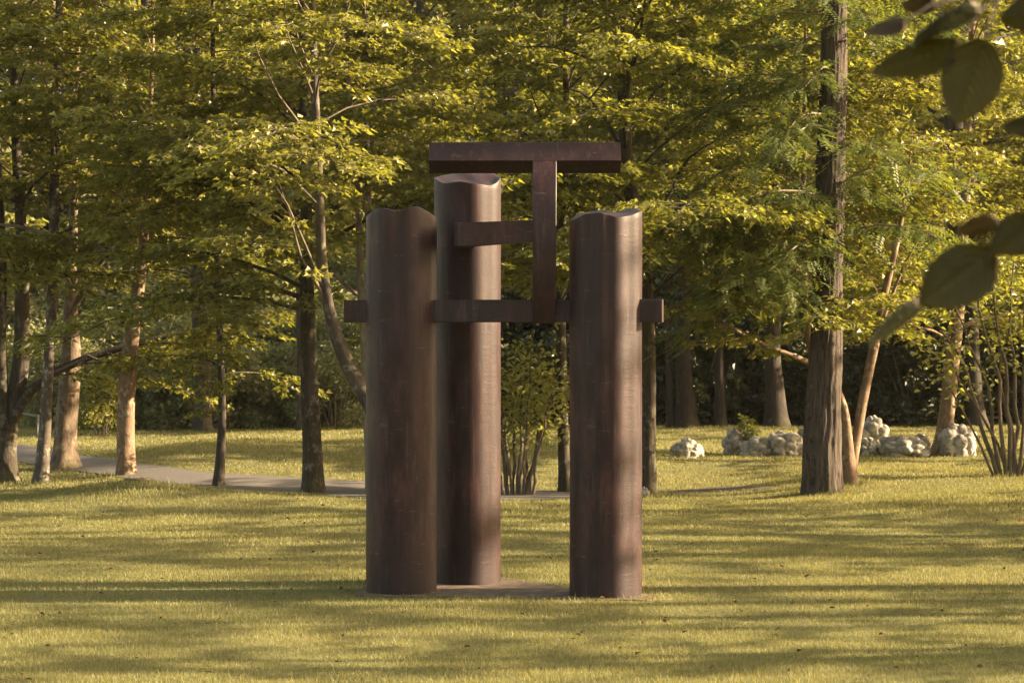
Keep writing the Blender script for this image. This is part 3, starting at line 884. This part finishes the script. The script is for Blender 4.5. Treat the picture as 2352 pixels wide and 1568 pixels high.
# dark trunks of the wood edge on the right
for (px, py, w, lab) in [(1540, 972, 15, 'thin dark trunk at the shaded wood edge, nearest the right column'), (1578, 976, 40, 'thick brown trunk with flared foot at the shaded wood edge'),
                         (1655, 979, 22, 'leaning slim trunk at the shaded wood edge, left of the small bush'), (1785, 976, 44, 'broad dark trunk at the shaded wood edge behind the boulders'),
                         (2240, 965, 40, 'broad grey trunk in the shade behind the rightmost boulder')]:
    traced_tree('wood_edge_tree', lab, [(px, py), (px - w * 0.1, 900), (px - w * 0.25, 820), (px - 8, 600), (px - 10, 300), (px - 12, 0)],
                [w * 1.25, w, w * 0.85, w * 0.7, w * 0.55, w * 0.4], 'bark_shaded', 'leaf_far', D=42.5 if px < 2000 else 43.5, n_auto=13, z_lo=3.0, Lmax=3.0, leaf_size=0.12, dens=1.3,
                group='trunks at the wood edge', sides=12)

# ------------------------------------------------------------------ shared full trees: wooded slope, and the shade trees right of the lawn
def proto_tree(name, H, Lmax, n, leaf, bark, z_lo, leaf_size, dens=0.7, up=0.75, maxL=1.6):
    root = thing(name, None, None)
    tr = np.array([[0.12 * math.sin(z * 0.5), 0.1 * math.cos(z * 0.6), z] for z in np.linspace(-0.3, H, 24)])
    rad = np.interp(tr[:, 2], [-0.3, 0.3, H * 0.6, H], [0.28, 0.21, 0.16, 0.03])
    T = Tree(leaf_size, 'maple', 0.2, dens, lod=False, spread=0.5, sub=0.5)
    T.maxL = maxL
    T.wood.tube(tr, rad, 10, rough_trunk(0.05))
    T.auto(tr, rad, z_lo, H - 0.2, n, Lmax, up)
    T.finish(root, (0, 0, 0), M[leaf], M[bark])
    return root
slope_label = 'leafy broad tree on the wooded slope behind the lawn, lost among its neighbours'
slope_group = 'trees of the wooded slope'
protos = [proto_tree('slope_tree', 11.0, 4.2, 42, 'leaf_far', 'bark_dark', 0.8, 0.20, 0.9),
          proto_tree('slope_tree', 9.5, 4.0, 38, 'leaf_far', 'bark_dark', 0.6, 0.20, 0.9)]
rp = random.Random(11)
spots = []
for row, (yy, n, half) in enumerate([(48, 9, 13), (54, 9, 16), (62, 9, 18), (72, 10, 21), (86, 11, 25), (100, 11, 29)]):
    for i in range(n):
        x = -half + 2 * half * (i + 0.5 + rp.uniform(-0.3, 0.3)) / n
        y = yy + rp.uniform(-2.2, 2.2)
        if yy < 50 and x < 6: continue
        if yy == 54 and -13 < x < -1: continue
        spots.append((x, y, rp.uniform(0, 6.28), rp.uniform(0.9, 1.2) * (1 + 0.006 * (yy - 48))))
spots += [(-5.0, 66.0, 1.0, 1.3), (-10.0, 61.0, 2.0, 1.1), (-2.6, 61.5, 3.0, 1.15), (-7.5, 70.0, 0.4, 1.3), (-1.0, 74.0, 5.4, 1.4), (-3.5, 81.0, 2.2, 1.5)]
for k, (x, y, rz, sc) in enumerate(spots):
    z = float(hgt(x, y)) - 0.05
    if k < 2:
        o = protos[k]; o.location = (x, y, z); o.rotation_euler = (0, 0, rz); o.scale = (sc,) * 3
        tag(o, slope_label, 'tree', slope_group)
    else:
        dup(protos[k % 2], (x, y, z), rz, sc, slope_label, slope_group)
# trees standing right of the picture; their shade falls across the lawn
shade_label = 'leafy tree at the right of the lawn whose shade streaks the grass'
shade_group = 'trees right of the lawn'
SHADE = [(12.0, 17.6, 5.0, 0.6), (8.8, 18.6, 1.0, 0.55), (15.0, 19.8, 1.7, 0.9), (9.6, 22.2, 2.6, 0.6), (20.5, 18.2, 4.0, 1.0), (22.0, 22.9, 5.1, 1.0), (14.5, 12.2, 2.2, 0.75), (12.8, 33.5, 0.6, 0.8), (16.5, 39.0, 4.4, 0.9), (14.0, 27.0, 2.9, 0.8), (13.5, 42.0, 2.0, 0.9), (11.6, 20.6, 0.4, 0.55), (12.3, 45.0, 1.2, 0.85), (12.6, 47.6, 3.2, 0.9), (11.2, 13.9, 2.8, 0.55), (8.2, 12.2, 0.9, 0.42), (10.8, 31.4, 5.2, 0.7), (17.5, 14.9, 3.6, 0.8)]
tall = proto_tree('added_tall_tree', 13.0, 2.6, 16, 'leaf_maple', 'bark_dark', 6.8, 0.17, 1.4, 0.6, 0.6)  # unseen, added to shade the left column; high crown spares the right one
tall.location = (9.0, 15.27, float(hgt(9.0, 15.27)) - 0.05)
tag(tall, 'unseen tall bare-stemmed tree added at the right to shade the left column', 'tree')
sproto = proto_tree('shade_tree', 10.5, 2.9, 28, 'leaf_maple', 'bark_dark', 1.7, 0.16, 1.3, 0.6, 0.5)
for k, (x, y, rz, sc) in enumerate(SHADE):
    z = float(hgt(x, y)) - 0.05
    if k == 0:
        sproto.location = (x, y, z); sproto.rotation_euler = (0, 0, rz); sproto.scale = (sc,) * 3
        tag(sproto, shade_label, 'tree', shade_group)
    else:
        dup(sproto, (x, y, z), rz, sc, shade_label, shade_group)

# ------------------------------------------------------------------ shrubs
def proto_shrub(name, w, h, n, leaf, leaf_size, kind='oval', stems=9, shell=0.55):
    root = thing(name, None, None)
    st = MB(); lv = MB()
    for i in range(stems):
        a_ = i / stems * 6.28 + random.random(); r = w * random.uniform(0.2, 0.45)
        pts = np.array([[0.08 * math.cos(a_), 0.08 * math.sin(a_), -0.05], [r * 0.5 * math.cos(a_), r * 0.5 * math.sin(a_), h * 0.45], [r * math.cos(a_), r * math.sin(a_), h * 0.85]])
        st.tube(pts, [0.02, 0.014, 0.005], 5, cap=False)
    # clumps on a bumpy dome
    nc = 70
    cl = []
    for i in range(nc):
        a_ = random.uniform(0, 6.28); t = random.random() ** 0.8
        rr = w * 0.5 * math.sqrt(max(0.02, 1 - (t * 0.97) ** 2)) * random.uniform(shell, 1.0)
        cl.append((rr * math.cos(a_), rr * math.sin(a_), 0.08 + t * h * random.uniform(0.8, 1.0), random.uniform(0.14, 0.26) * w * 0.5))
    cl = np.array(cl)
    k = rng.integers(0, nc, n)
    v = rng.normal(0, 1, (n, 3)); v /= np.linalg.norm(v, axis=1)[:, None]
    pos = cl[k, :3] + v * cl[k, 3][:, None] * rng.random(n)[:, None] ** 0.4 * np.array([1.1, 1.1, 0.75])
    pos[:, 2] = np.maximum(pos[:, 2], 0.03)
    axis = v * np.array([1, 1, 0.4]) + np.stack([rng.normal(0, .3, n), rng.normal(0, .3, n), rng.normal(-.1, .3, n)], -1)
    nor = rand_unit(n, 0.6) + v * 0.3
    add_leaves(lv, pos, axis, nor, leaf_size * rng.uniform(0.6, 1.3, n), kind)
    lv.build('foliage', M[leaf], root, (0, 0, 0), False)
    st.build('stems', M['twig'], root)
    return root

def place_many(proto, items, group):
    for k, (x, y, rz, sc, lab) in enumerate(items):
        z = float(hgt(x, y)) - 0.03
        if k == 0:
            proto.location = (x, y, z); proto.rotation_euler = (0, 0, rz); proto.scale = (sc,) * 3
            tag(proto, lab, 'shrub', group)
        else:
            dup(proto, (x, y, z), rz, sc, lab, group)
rs = random.Random(5)
bank_label = 'grey-green shrub of the dense bank behind the far lawn on the left'
items = []
for i in range(13):
    px = 120 + i * 60 + rs.uniform(-15, 15)
    D = 43.0 + rs.uniform(-0.8, 1.2)
    items.append(((px - 1176) / FPX * D, D, rs.uniform(0, 6), rs.uniform(0.8, 1.15), bank_label))
for i in range(9):
    px = 60 + i * 95 + rs.uniform(-25, 25)
    D = 46.5 + rs.uniform(-0.8, 1.2)
    items.append(((px - 1176) / FPX * D, D, rs.uniform(0, 6), rs.uniform(1.2, 1.6), bank_label))
for D0, n_ in ((50.0, 10), (53.5, 10), (57.5, 9)):
    for i in range(n_):
        x_ = -14.5 + 15.0 * (i + rs.uniform(0.2, 0.8)) / n_
        items.append((x_, D0 + rs.uniform(-1.0, 1.0), rs.uniform(0, 6), rs.uniform(1.3, 1.9), bank_label))
place_many(proto_shrub('bank_shrub', 1.9, 1.35, 5200, 'leaf_shrub', 0.075), items, 'shrubs of the left bank')
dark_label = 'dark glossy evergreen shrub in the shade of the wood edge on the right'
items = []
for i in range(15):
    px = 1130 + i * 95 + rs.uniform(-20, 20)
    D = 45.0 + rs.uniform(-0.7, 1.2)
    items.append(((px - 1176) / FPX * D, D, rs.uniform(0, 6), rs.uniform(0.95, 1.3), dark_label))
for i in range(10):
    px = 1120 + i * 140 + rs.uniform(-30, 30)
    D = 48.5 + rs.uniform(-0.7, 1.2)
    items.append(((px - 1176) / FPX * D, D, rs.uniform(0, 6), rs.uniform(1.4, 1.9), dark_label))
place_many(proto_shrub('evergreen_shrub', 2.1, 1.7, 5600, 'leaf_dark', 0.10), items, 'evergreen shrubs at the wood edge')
b = proto_shrub('bright_shrub', 1.15, 1.0, 2600, 'leaf_warm', 0.075)
g = G(222, 1003); place_many(b, [(g[0], 39.0, 0.4, 1.0, 'bright yellow-green bush between the two sunlit left trunks')], None)
b = proto_shrub('rock_bush', 0.42, 0.52, 700, 'leaf_hazel', 0.06)
g = G(1714, 1046); place_many(b, [(g[0], g[1] + 0.1, 0.4, 1.0, 'small leafy bush growing out of the boulders')], None)

# ------------------------------------------------------------------ hazel clumps: many thin stems from one stool
def hazel(name, label, base_px, stems, leaf_n, leaf_zone, D=None, leaf_size=0.075):
    g = G(*base_px); D = D or g[1]
    org = np.array([(base_px[0] - 1176) / FPX * D, D, float(hgt((base_px[0] - 1176) / FPX * D, D))])
    root = thing(name, label, 'shrub', org)
    lv = MB()
    P0 = []
    for (path, w, dD) in stems:
        pts = px_limb(path, D, dD, 10)
        pts[0][2] = min(pts[0][2], org[2]) - 0.02
        pts[1:-1] += np.random.default_rng(int(path[0][0])).normal(0, 0.012, (8, 3))
        mb = MB(); mb.tube(pts, np.linspace(w, w * 0.35, 10) / 2 / FPX * D, 7)
        mb.build('stem', M['stem'], root, org)
        P0.append(pts)
    pos = []
    while len(pos) < leaf_n:
        s = P0[random.randrange(len(P0))]; t = random.random() ** 0.7
        p = path_at(s, leaf_zone + (1 - leaf_zone) * t)
        pos.append(p + np.array([random.gauss(0, 0.16), random.gauss(0, 0.16), random.gauss(0, 0.10)]))
    pos = np.array(pos); n = len(pos)
    az_ = rng.uniform(0, 6.28, n)
    add_leaves(lv, pos, np.stack([np.cos(az_), np.sin(az_), rng.normal(-0.3, 0.3, n)], -1), rand_unit(n, 0.5), leaf_size * rng.uniform(0.6, 1.3, n), 'oval')
    lv.build('foliage', M['leaf_hazel'], root, org, False)
    # earth stool
    return root
st = []
rh = random.Random(3)
for i in range(13):
    bx = 1152 + i * 5.8 + rh.uniform(-3, 3)
    lean = (i - 6) * 9 + rh.uniform(-18, 18)
    st.append(([(bx, 1138), (bx + lean * 0.25, 1060), (bx + lean * 0.7, 940), (bx + lean * 1.3, 800 + rh.uniform(-60, 90))], rh.uniform(6, 11), rh.uniform(-0.5, 0.6)))
hazel('hazel_shrub', 'clump of thin bare stems with bright leaves, between the back and right columns', (1190, 1138), st, 1700, 0.42)
st = []
for (bx, pts_, w) in [(2292, [(2262, 1000), (2232, 900), (2205, 820), (2150, 740)], 12), (2284, [(2235, 985), (2190, 900), (2150, 845), (2120, 800)], 7), (2300, [(2282, 1000), (2270, 880), (2215, 760), (2170, 660)], 10),
                      (2312, [(2300, 980), (2290, 860), (2255, 740), (2240, 600)], 11), (2320, [(2318, 980), (2312, 860), (2290, 730), (2275, 620)], 12), (2330, [(2334, 980), (2330, 850), (2318, 730), (2330, 600)], 11),
                      (2338, [(2350, 990), (2352, 860), (2348, 740), (2370, 620)], 10), (2346, [(2372, 1000), (2390, 880), (2402, 760), (2430, 640)], 11), (2318, [(2290, 1010), (2240, 930), (2180, 830), (2165, 770)], 8), (2340, [(2325, 990), (2296, 890), (2300, 780), (2260, 690)], 9)]:
    st.append(([(bx, 1094)] + pts_, w, random.uniform(-0.4, 0.5)))
hazel('hazel_shrub', 'clump of long leaning bare stems at the right edge of the picture', (2310, 1094), st, 850, 0.5)

# ------------------------------------------------------------------ boulders
def boulder(px, py, w, h, seed, label, depth=0.0, group='pale boulders'):
    g = G(px, py); D = g[1] + depth
    c = np.array([(px - 1176) / FPX * D, D, 0.0]); c[2] = float(hgt(c[0], c[1]))
    W, H = w * 1.16 / FPX * D, h * 1.04 / FPX * D
    import bmesh
    bm = bmesh.new(); bmesh.ops.create_icosphere(bm, subdivisions=5, radius=1.0)
    off = Vector((seed * 3.7, seed * 1.9, seed * 0.7))
    for v in bm.verts:
        n_ = v.co.normalized()
        va = mn.voronoi(n_ * 1.45 + off)[0]; vb = mn.voronoi(n_ * 3.0 + off)[0]; dd, d2 = va[0], vb[0]
        k = 0.85 + 0.40 * (0.45 - dd ** 1.6) + 0.08 * (0.4 - d2 ** 1.4) - 0.11 * math.exp(-(va[1] - va[0]) / 0.06) - 0.045 * math.exp(-(vb[1] - vb[0]) / 0.05) + 0.03 * mn.noise(n_ * 9 + off) + 0.09 * mn.noise(n_ * 3.3 + off) + 0.015 * mn.noise(n_ * 20 + off) + 0.16 * mn.noise(n_ * 1.1 + off)
        v.co = n_ * k
    bm.verts.ensure_lookup_table()
    V = np.array([v.co[:] for v in bm.verts]); F = np.array([[q.index for q in f.verts] for f in bm.faces]); bm.free()
    ext = np.ptp(V, axis=0)
    V[:, 2] = V[:, 2] - V[:, 2].max()
    V = V * np.array([W / ext[0], W * 0.8 / ext[1], H * 1.45 / ext[2]])
    V[:, 0] -= (V[:, 0].max() + V[:, 0].min()) / 2
    V[:, 2] += H
    mb = MB(); mb.add(V + c, {3: F})
    o = mb.build('boulder', M['rock'], None, c)
    o.location = tuple(c)
    return tag(o, label, 'boulder', group)
boulder(1577, 1050, 70, 44, 1, 'small lone boulder left of the others on the grass')
boulder(1690, 1046, 58, 62, 2, 'upright boulder left of the small leafy bush')
boulder(1741, 1048, 72, 46, 3, 'low boulder right under the small leafy bush')
boulder(1803, 1048, 92, 58, 4, 'wide knobbly boulder just left of the thick furrowed trunk')
boulder(1850, 1044, 40, 62, 5, 'boulder half hidden behind the thick furrowed trunk', 0.6)
boulder(2005, 1024, 70, 60, 6, 'tallest boulder, right of the two-stemmed tree', 0.9)
boulder(1992, 1047, 56, 42, 7, 'small boulder at the foot of the tallest one, right of the thick trunk')
boulder(2076, 1047, 112, 46, 8, 'long low boulder left of the sunlit trunk among the rocks')
boulder(2112, 1040, 62, 42, 9, 'brightly lit boulder touching the left side of the trunk among the rocks', 0.3)
boulder(2200, 1046, 76, 72, 10, 'bright sloping boulder right of the trunk among the rocks')
boulder(1480, 1139, 22, 22, 12, 'small pale stone at the foot of the trunk behind the right column')
# flattened dark boulder mesh that makes the mound's dark edge
boulder(318, 1108, 70, 12, 14, 'flat dark lump along the top edge of the grassy mound')['group'] = 'dark edge of the mound'
COL.objects['boulder.011' if 'boulder.011' in COL.objects else 'boulder'].data.materials[0] = M['shade_soil']

# ------------------------------------------------------------------ handrail at the far left
rail = thing('handrail', 'short grey handrail beside the path between the left trunks', 'handrail', G(86, 1004))
rl = np.array(rail.location)
Dr = rl[1]
def box_mb(a_, b_, w, h):
    mb = MB()
    mb.tube(np.array([a_, a_ + (b_ - a_) * 0.5, b_]), w, 4, cap=True)
    return mb
box_mb(P(30, 947, Dr), P(88, 957, Dr), 0.030, 0.05).build('top_rail', M['rail'], rail, rl, False)
box_mb(P(87, 1005, Dr), P(87, 952, Dr), 0.032, 0.05).build('post', M['rail'], rail, rl, False)
box_mb(P(33, 1005, Dr), P(33, 945, Dr), 0.032, 0.05).build('post', M['rail'], rail, rl, False)

# ------------------------------------------------------------------ beech at the near right: its branch tips hang into the picture
M['beech_leaf'] = leaf_mat('beech_leaf', (0.040, 0.033, 0.004), (0.056, 0.045, 0.006), (0.075, 0.059, 0.009), 0.45, 0.018, 0.35)
M['beech_leaf_brown'] = leaf_mat('brown_beech_leaf', (0.06, 0.036, 0.012), (0.085, 0.052, 0.018), (0.11, 0.068, 0.026), 0.4, 0.05, 0.45)
M['beech_leaf_shiny'] = leaf_mat('shiny_beech_leaf', (0.025, 0.03, 0.018), (0.04, 0.045, 0.028), (0.055, 0.06, 0.038), 0.2, 0.14, 0.35)
DB = 2.2
borg = np.array([1.9, 2.28, float(hgt(1.9, 2.28))])
beech = thing('beech_tree', 'beech whose dark leafy branch tips hang into the upper right corner, close and blurred', 'tree', borg)
T = Tree(0.085, 'oval', 0.25, 0.8, lod=False)
btr = np.array([[1.9 + 0.03 * math.sin(z), 2.28, z] for z in np.linspace(-0.1, 9.0, 20)])
T.wood.tube(btr, np.interp(btr[:, 2], [-.1, .3, 3.5, 9], [0.27, 0.19, 0.16, 0.03]), 14, rough_trunk(0.04))
T.auto(btr, np.interp(btr[:, 2], [-.1, .3, 9], [0.22, 0.16, 0.03]), 4.2, 8.8, 14, 2.2, 0.8)
T.finish(beech, borg, M['beech_leaf'], M['bark_grey'])
def beech_leaf(branch, base, tip, width, mat, dz=0.0, flip=1, tiplift=0.0, bend=0.10):
    a_ = P(*base, DB + dz); b_ = P(*tip, DB + dz + tiplift)
    ax_ = b_ - a_; L = np.linalg.norm(ax_); ax_ /= L
    W = width / FPX * DB
    full = 0.68 * L
    cosr = min(1.0, W / full)
    roll = math.acos(cosr) * flip
    view = np.array([0, 1.0, 0])
    sd_ = np.cross(view, ax_); sd_ /= np.linalg.norm(sd_)
    nn = np.cross(ax_, sd_)
    sdr = sd_ * math.cos(roll) + nn * math.sin(roll); nr_ = np.cross(ax_, sdr)
    nu, nv = 30, 21
    V = []
    for i in range(nu):
        u = i / (nu - 1)
        wd = 0.5 * full * (math.sin(math.pi * u ** 0.85) ** 0.72) * (1.06 - 0.12 * u)
        wd *= 1 + 0.025 * math.sin(u * 44)
        if u > 0.97: wd *= 0.6
        for j in range(nv):
            v = 2 * j / (nv - 1) - 1
            vein = 0.0040 * math.cos(2 * math.pi * (u * 9.5 - abs(v) * 3.2 * wd / (0.5 * full + 1e-6)))
            z = 0.10 * full * v * v * 0.6 - bend * L * u * u + vein * (1 - u * 0.5) - 0.002 * math.exp(-(v * 9) ** 2)
            V.append(a_ + ax_ * u * L + sdr * v * wd + nr_ * z)
    i = np.arange(nu - 1)[:, None] * nv; j = np.arange(nv - 1)[None]
    q = np.stack([i + j, i + j + 1, i + nv + j + 1, i + nv + j], -1).reshape(-1, 4)
    mb = MB(); mb.add(np.array(V), {4: q})
    mb.build('leaf', M[mat], branch, borg)
def beech_branch(path, w, stalks):
    mb = MB()
    pts = [np.array([1.9, 2.28, P(*path[0], DB)[2] - 0.5])] + [P(x, y, DB + dd) for x, y, dd in [(p[0], p[1], 0.05) for p in path]]
    pts = np.array(pts)
    s = np.r_[0, np.cumsum(np.linalg.norm(np.diff(pts, axis=0), axis=1))]
    k = np.linspace(0, s[-1], 30)
    o = np.stack([np.interp(k, s, pts[:, c]) for c in range(3)], -1)
    for it in range(3): o[1:-1] = 0.25 * o[:-2] + 0.5 * o[1:-1] + 0.25 * o[2:]
    mb.tube(o, np.linspace(0.012, w, 30), 8)
    for a_, b_ in stalks:
        mb.tube(np.array([P(*a_, DB + 0.05), P((a_[0] + b_[0]) / 2, (a_[1] + b_[1]) / 2 - 3, DB + 0.02), P(*b_, DB)]), [0.0016, 0.0013, 0.0012], 6)
    return mb.build('branch', M['twig'], beech, borg)
br = beech_branch([(2700, 60), (2420, 20), (2330, -8), (2262, 10), (2210, -25)], 0.0012,
                  [((2290, 0), (2266, 88)), ((2262, 12), (2208, 94)), ((2268, 12), (2257, 24)), ((2225, -15), (2152, 16)), ((2205, -25), (2082, 48))])
beech_leaf(br, (2266, 88), (2192, 288), 160, 'beech_leaf', 0.0)
beech_leaf(br, (2208, 94), (2004, 184), 92, 'beech_leaf', 0.02, 1)
beech_leaf(br, (2257, 24), (2084, 78), 36, 'beech_leaf_shiny', 0.03, -1, 0.0, 0.16)
beech_leaf(br, (2082, 48), (1994, 82), 44, 'beech_leaf_brown', 0.08, 1)
beech_leaf(br, (2152, 16), (2066, 8), 40, 'beech_leaf_brown', 0.06, -1)
beech_leaf(br, (2420, 20), (2294, 48), 92, 'beech_leaf', -0.02, 1)
br = beech_branch([(2700, 330), (2480, 300), (2400, 320), (2352, 335), (2320, 350)], 0.0012, [((2400, 320), (2385, 300))])
beech_leaf(br, (2395, 285), (2300, 300), 54, 'beech_leaf', 0.0, 1)
br = beech_branch([(2700, 560), (2480, 520), (2380, 535), (2310, 560), (2285, 572)], 0.0012,
                  [((2320, 556), (2284, 572)), ((2340, 545), (2292, 512)), ((2290, 570), (2124, 694))])
beech_leaf(br, (2284, 572), (2112, 706), 136, 'beech_leaf', 0.0, 1)
beech_leaf(br, (2296, 513), (2190, 527), 46, 'beech_leaf_brown', 0.06, -1)
beech_leaf(br, (2126, 694), (1988, 782), 44, 'beech_leaf_shiny', 0.02, -1)
beech_leaf(br, (2400, 500), (2272, 580), 100, 'beech_leaf', -0.02, 1)

# ------------------------------------------------------------------ haze
def make_haze(density):
    mb = MB()
    x0, x1, y0, y1, z0, z1 = -420, 420, -160, 620, -2.5, 60
    V = [(x0, y0, z0), (x1, y0, z0), (x1, y1, z0), (x0, y1, z0), (x0, y0, z1), (x1, y0, z1), (x1, y1, z1), (x0, y1, z1)]
    mb.add(V, {4: [(0, 3, 2, 1), (4, 5, 6, 7), (0, 1, 5, 4), (1, 2, 6, 5), (2, 3, 7, 6), (3, 0, 4, 7)]})
    m, nt, out = mat_base('haze_air')
    v = nt.nodes.new('ShaderNodeVolumePrincipled')
    v.inputs['Color'].default_value = (0.95, 0.93, 0.88, 1)
    v.inputs['Density'].default_value = density
    v.inputs['Anisotropy'].default_value = 0.3
    nt.links.new(v.outputs[0], out.inputs['Volume'])
    o = mb.build('haze', m, None, (0, 0, 0), False); o['kind'] = 'stuff'
make_haze(0.00012)

# ------------------------------------------------------------------ grass
def fld(x, y):
    return (np.sin(x * 1.7 + 0.6 * y) + np.sin(y * 2.3 - 0.9 * x + 1.1) + np.sin(3.1 * x + 1.2) * np.cos(2.7 * y) + 0.8 * np.sin(5.3 * x + 4.1 * y)) / 3.8
def make_grass():
    mbs = MB()
    bands = [(9.4, 13.0, 8200, 0.0032, 0.026), (13.0, 17.0, 5400, 0.0041, 0.027), (17.0, 21.0, 3500, 0.0053, 0.028), (21.0, 26.0, 2300, 0.0070, 0.031), (26.0, 33.0, 1050, 0.010, 0.033), (33.0, 46.0, 540, 0.0135, 0.036)]
    trunks = np.array([[o.location.x, o.location.y] for o in COL.objects if o.get('category') in ('tree', 'shrub', 'boulder') and o.parent is None and 9 < o.location.y < 50])
    for (ya, yb, dn, w, h) in bands:
        half = 0.2288 * yb + 2.3
        n = int((yb - ya) * 2 * half * dn)
        x = rng.uniform(-half, half, n); y = rng.uniform(ya, yb, n)
        ok = np.abs(x) < 0.2288 * y + 2.3
        ok &= (np.abs(x) < 0.2288 * y + 0.5) | (rng.random(n) < 0.6)
        ok &= ~in_poly(x, y, path_poly)
        cover = in_poly(x, y, PL)
        ok &= ~(in_poly(x, y, SHADE_STRIP) & (rng.random(n) > 0.25 + 0.4 * (fld(x * 2, y * 2) > 0.2)))
        cen_ = PL.mean(0)
        core = in_poly(cen_[0] + (x - cen_[0]) * (1.16 + 0.06 * fld(x * 4, y * 4)), cen_[1] + (y - cen_[1]) * (1.28 + 0.08 * fld(x * 5, y * 3)), PL)
        ok &= ~(core & (rng.random(n) > 0.012 + 0.05 * (fld(x * 3, y * 3) > 0.5)))
        ok &= ~(cover & ~core & (rng.random(n) > 0.8))
        for c in (colL, colB, colR): ok &= (x - c[0]) ** 2 + (y - c[1]) ** 2 > 0.235 ** 2
        x, y = x[ok], y[ok]; n = len(x)
        z = hgt(x, y) - 0.004
        f = fld(x, y)
        H = h * rng.uniform(0.55, 1.25, n) * (1 + 0.30 * f)
        tall = rng.random(n) < 0.012
        H = np.where(tall, H * 2.1, H)
        # unmown strip on the right and round the trunks
        strip = np.exp(-((y - 22.2) / 0.9) ** 2) * ss(2.8, 4.4, x)
        H = H * (1 + 1.3 * strip * rng.random(n))
        if len(trunks):
            dmin = np.full(n, 9.0)
            for tx, ty in trunks: dmin = np.minimum(dmin, np.hypot(x - tx, y - ty))
            H = H * (1 + 1.2 * np.exp(-(dmin / 0.45) ** 2) * rng.random(n))
        # a mound with longer, rougher grass
        H = H * (1 + 0.9 * np.exp(-((x + 4.1) / 1.0) ** 2 - ((y - 23.7) / 0.9) ** 2) * rng.random(n))
        az_ = rng.uniform(0, 6.28, n); lean = np.abs(rng.normal(0.35, 0.3, n)) * H
        az_b = rng.uniform(0, 6.28, n)
        bx, by = np.cos(az_b) * w / 2, np.sin(az_b) * w / 2
        V = np.empty((n, 3, 3))
        V[:, 0] = np.stack([x - bx, y - by, z], -1); V[:, 1] = np.stack([x + bx, y + by, z], -1)
        V[:, 2] = np.stack([x + np.cos(az_) * lean, y + np.sin(az_) * lean, z + H], -1)
        tn = np.clip(rng.normal(0.36, 0.16, n) + 0.10 * f + np.where(rng.random(n) < 0.05, 0.4, 0), 0, 1)
        mbs.add(V.reshape(-1, 3), {3: np.arange(n * 3).reshape(-1, 3)}, np.repeat(tn, 3))
    o = mbs.build('grass', M['grass'], None, (0, 0, 0), False)
    tag(o, 'mown yellow-green lawn grass streaked with low sunlight', 'grass', None, 'stuff')
make_grass()

# fallen leaves lying in the grass
def make_litter():
    mb = MB()
    n = 260
    y = rng.uniform(10.4, 23, n); x = rng.uniform(-1, 1, n) * (0.2288 * y + 0.5)
    ok = ~in_poly(x, y, PL); x, y = x[ok], y[ok]; n = len(x)
    pos = np.stack([x, y, hgt(x, y) + 0.022], -1); a_ = rng.uniform(0, 6.28, n)
    add_leaves(mb, pos, np.stack([np.cos(a_), np.sin(a_), rng.normal(0.2, 0.3, n)], -1), rand_unit(n, 0.6), rng.uniform(0.02, 0.045, n), 'oval')
    M['litter'] = leaf_mat('dry_leaf', (0.05, 0.030, 0.014), (0.08, 0.05, 0.022), (0.12, 0.075, 0.035), 0.15, 0.0)
    o = mb.build('leaf_litter', M['litter'], None, (0, 0, 0), False)
    tag(o, 'small brown fallen leaves scattered in the lawn', 'leaf litter', None, 'stuff')
make_litter()

g = G(2338, 1206)
mb = MB()
add_leaves(mb, np.array([[0.0, 0, 0.035]]), np.array([[0.8, 0.3, 0.25]]), np.array([[0.1, -0.5, 1.0]]), np.array([0.06]), 'oval', np.array([0.9]))
M['orange_leaf'] = leaf_mat('orange_leaf', (0.30, 0.09, 0.02), (0.34, 0.10, 0.02), (0.40, 0.13, 0.03), 0.3, 0.03)
o = mb.build('fallen_leaf', M['orange_leaf'], None, (0, 0, 0), False); o.location = tuple(g)
tag(o, 'single orange fallen leaf on the lawn at the right edge', 'leaf')
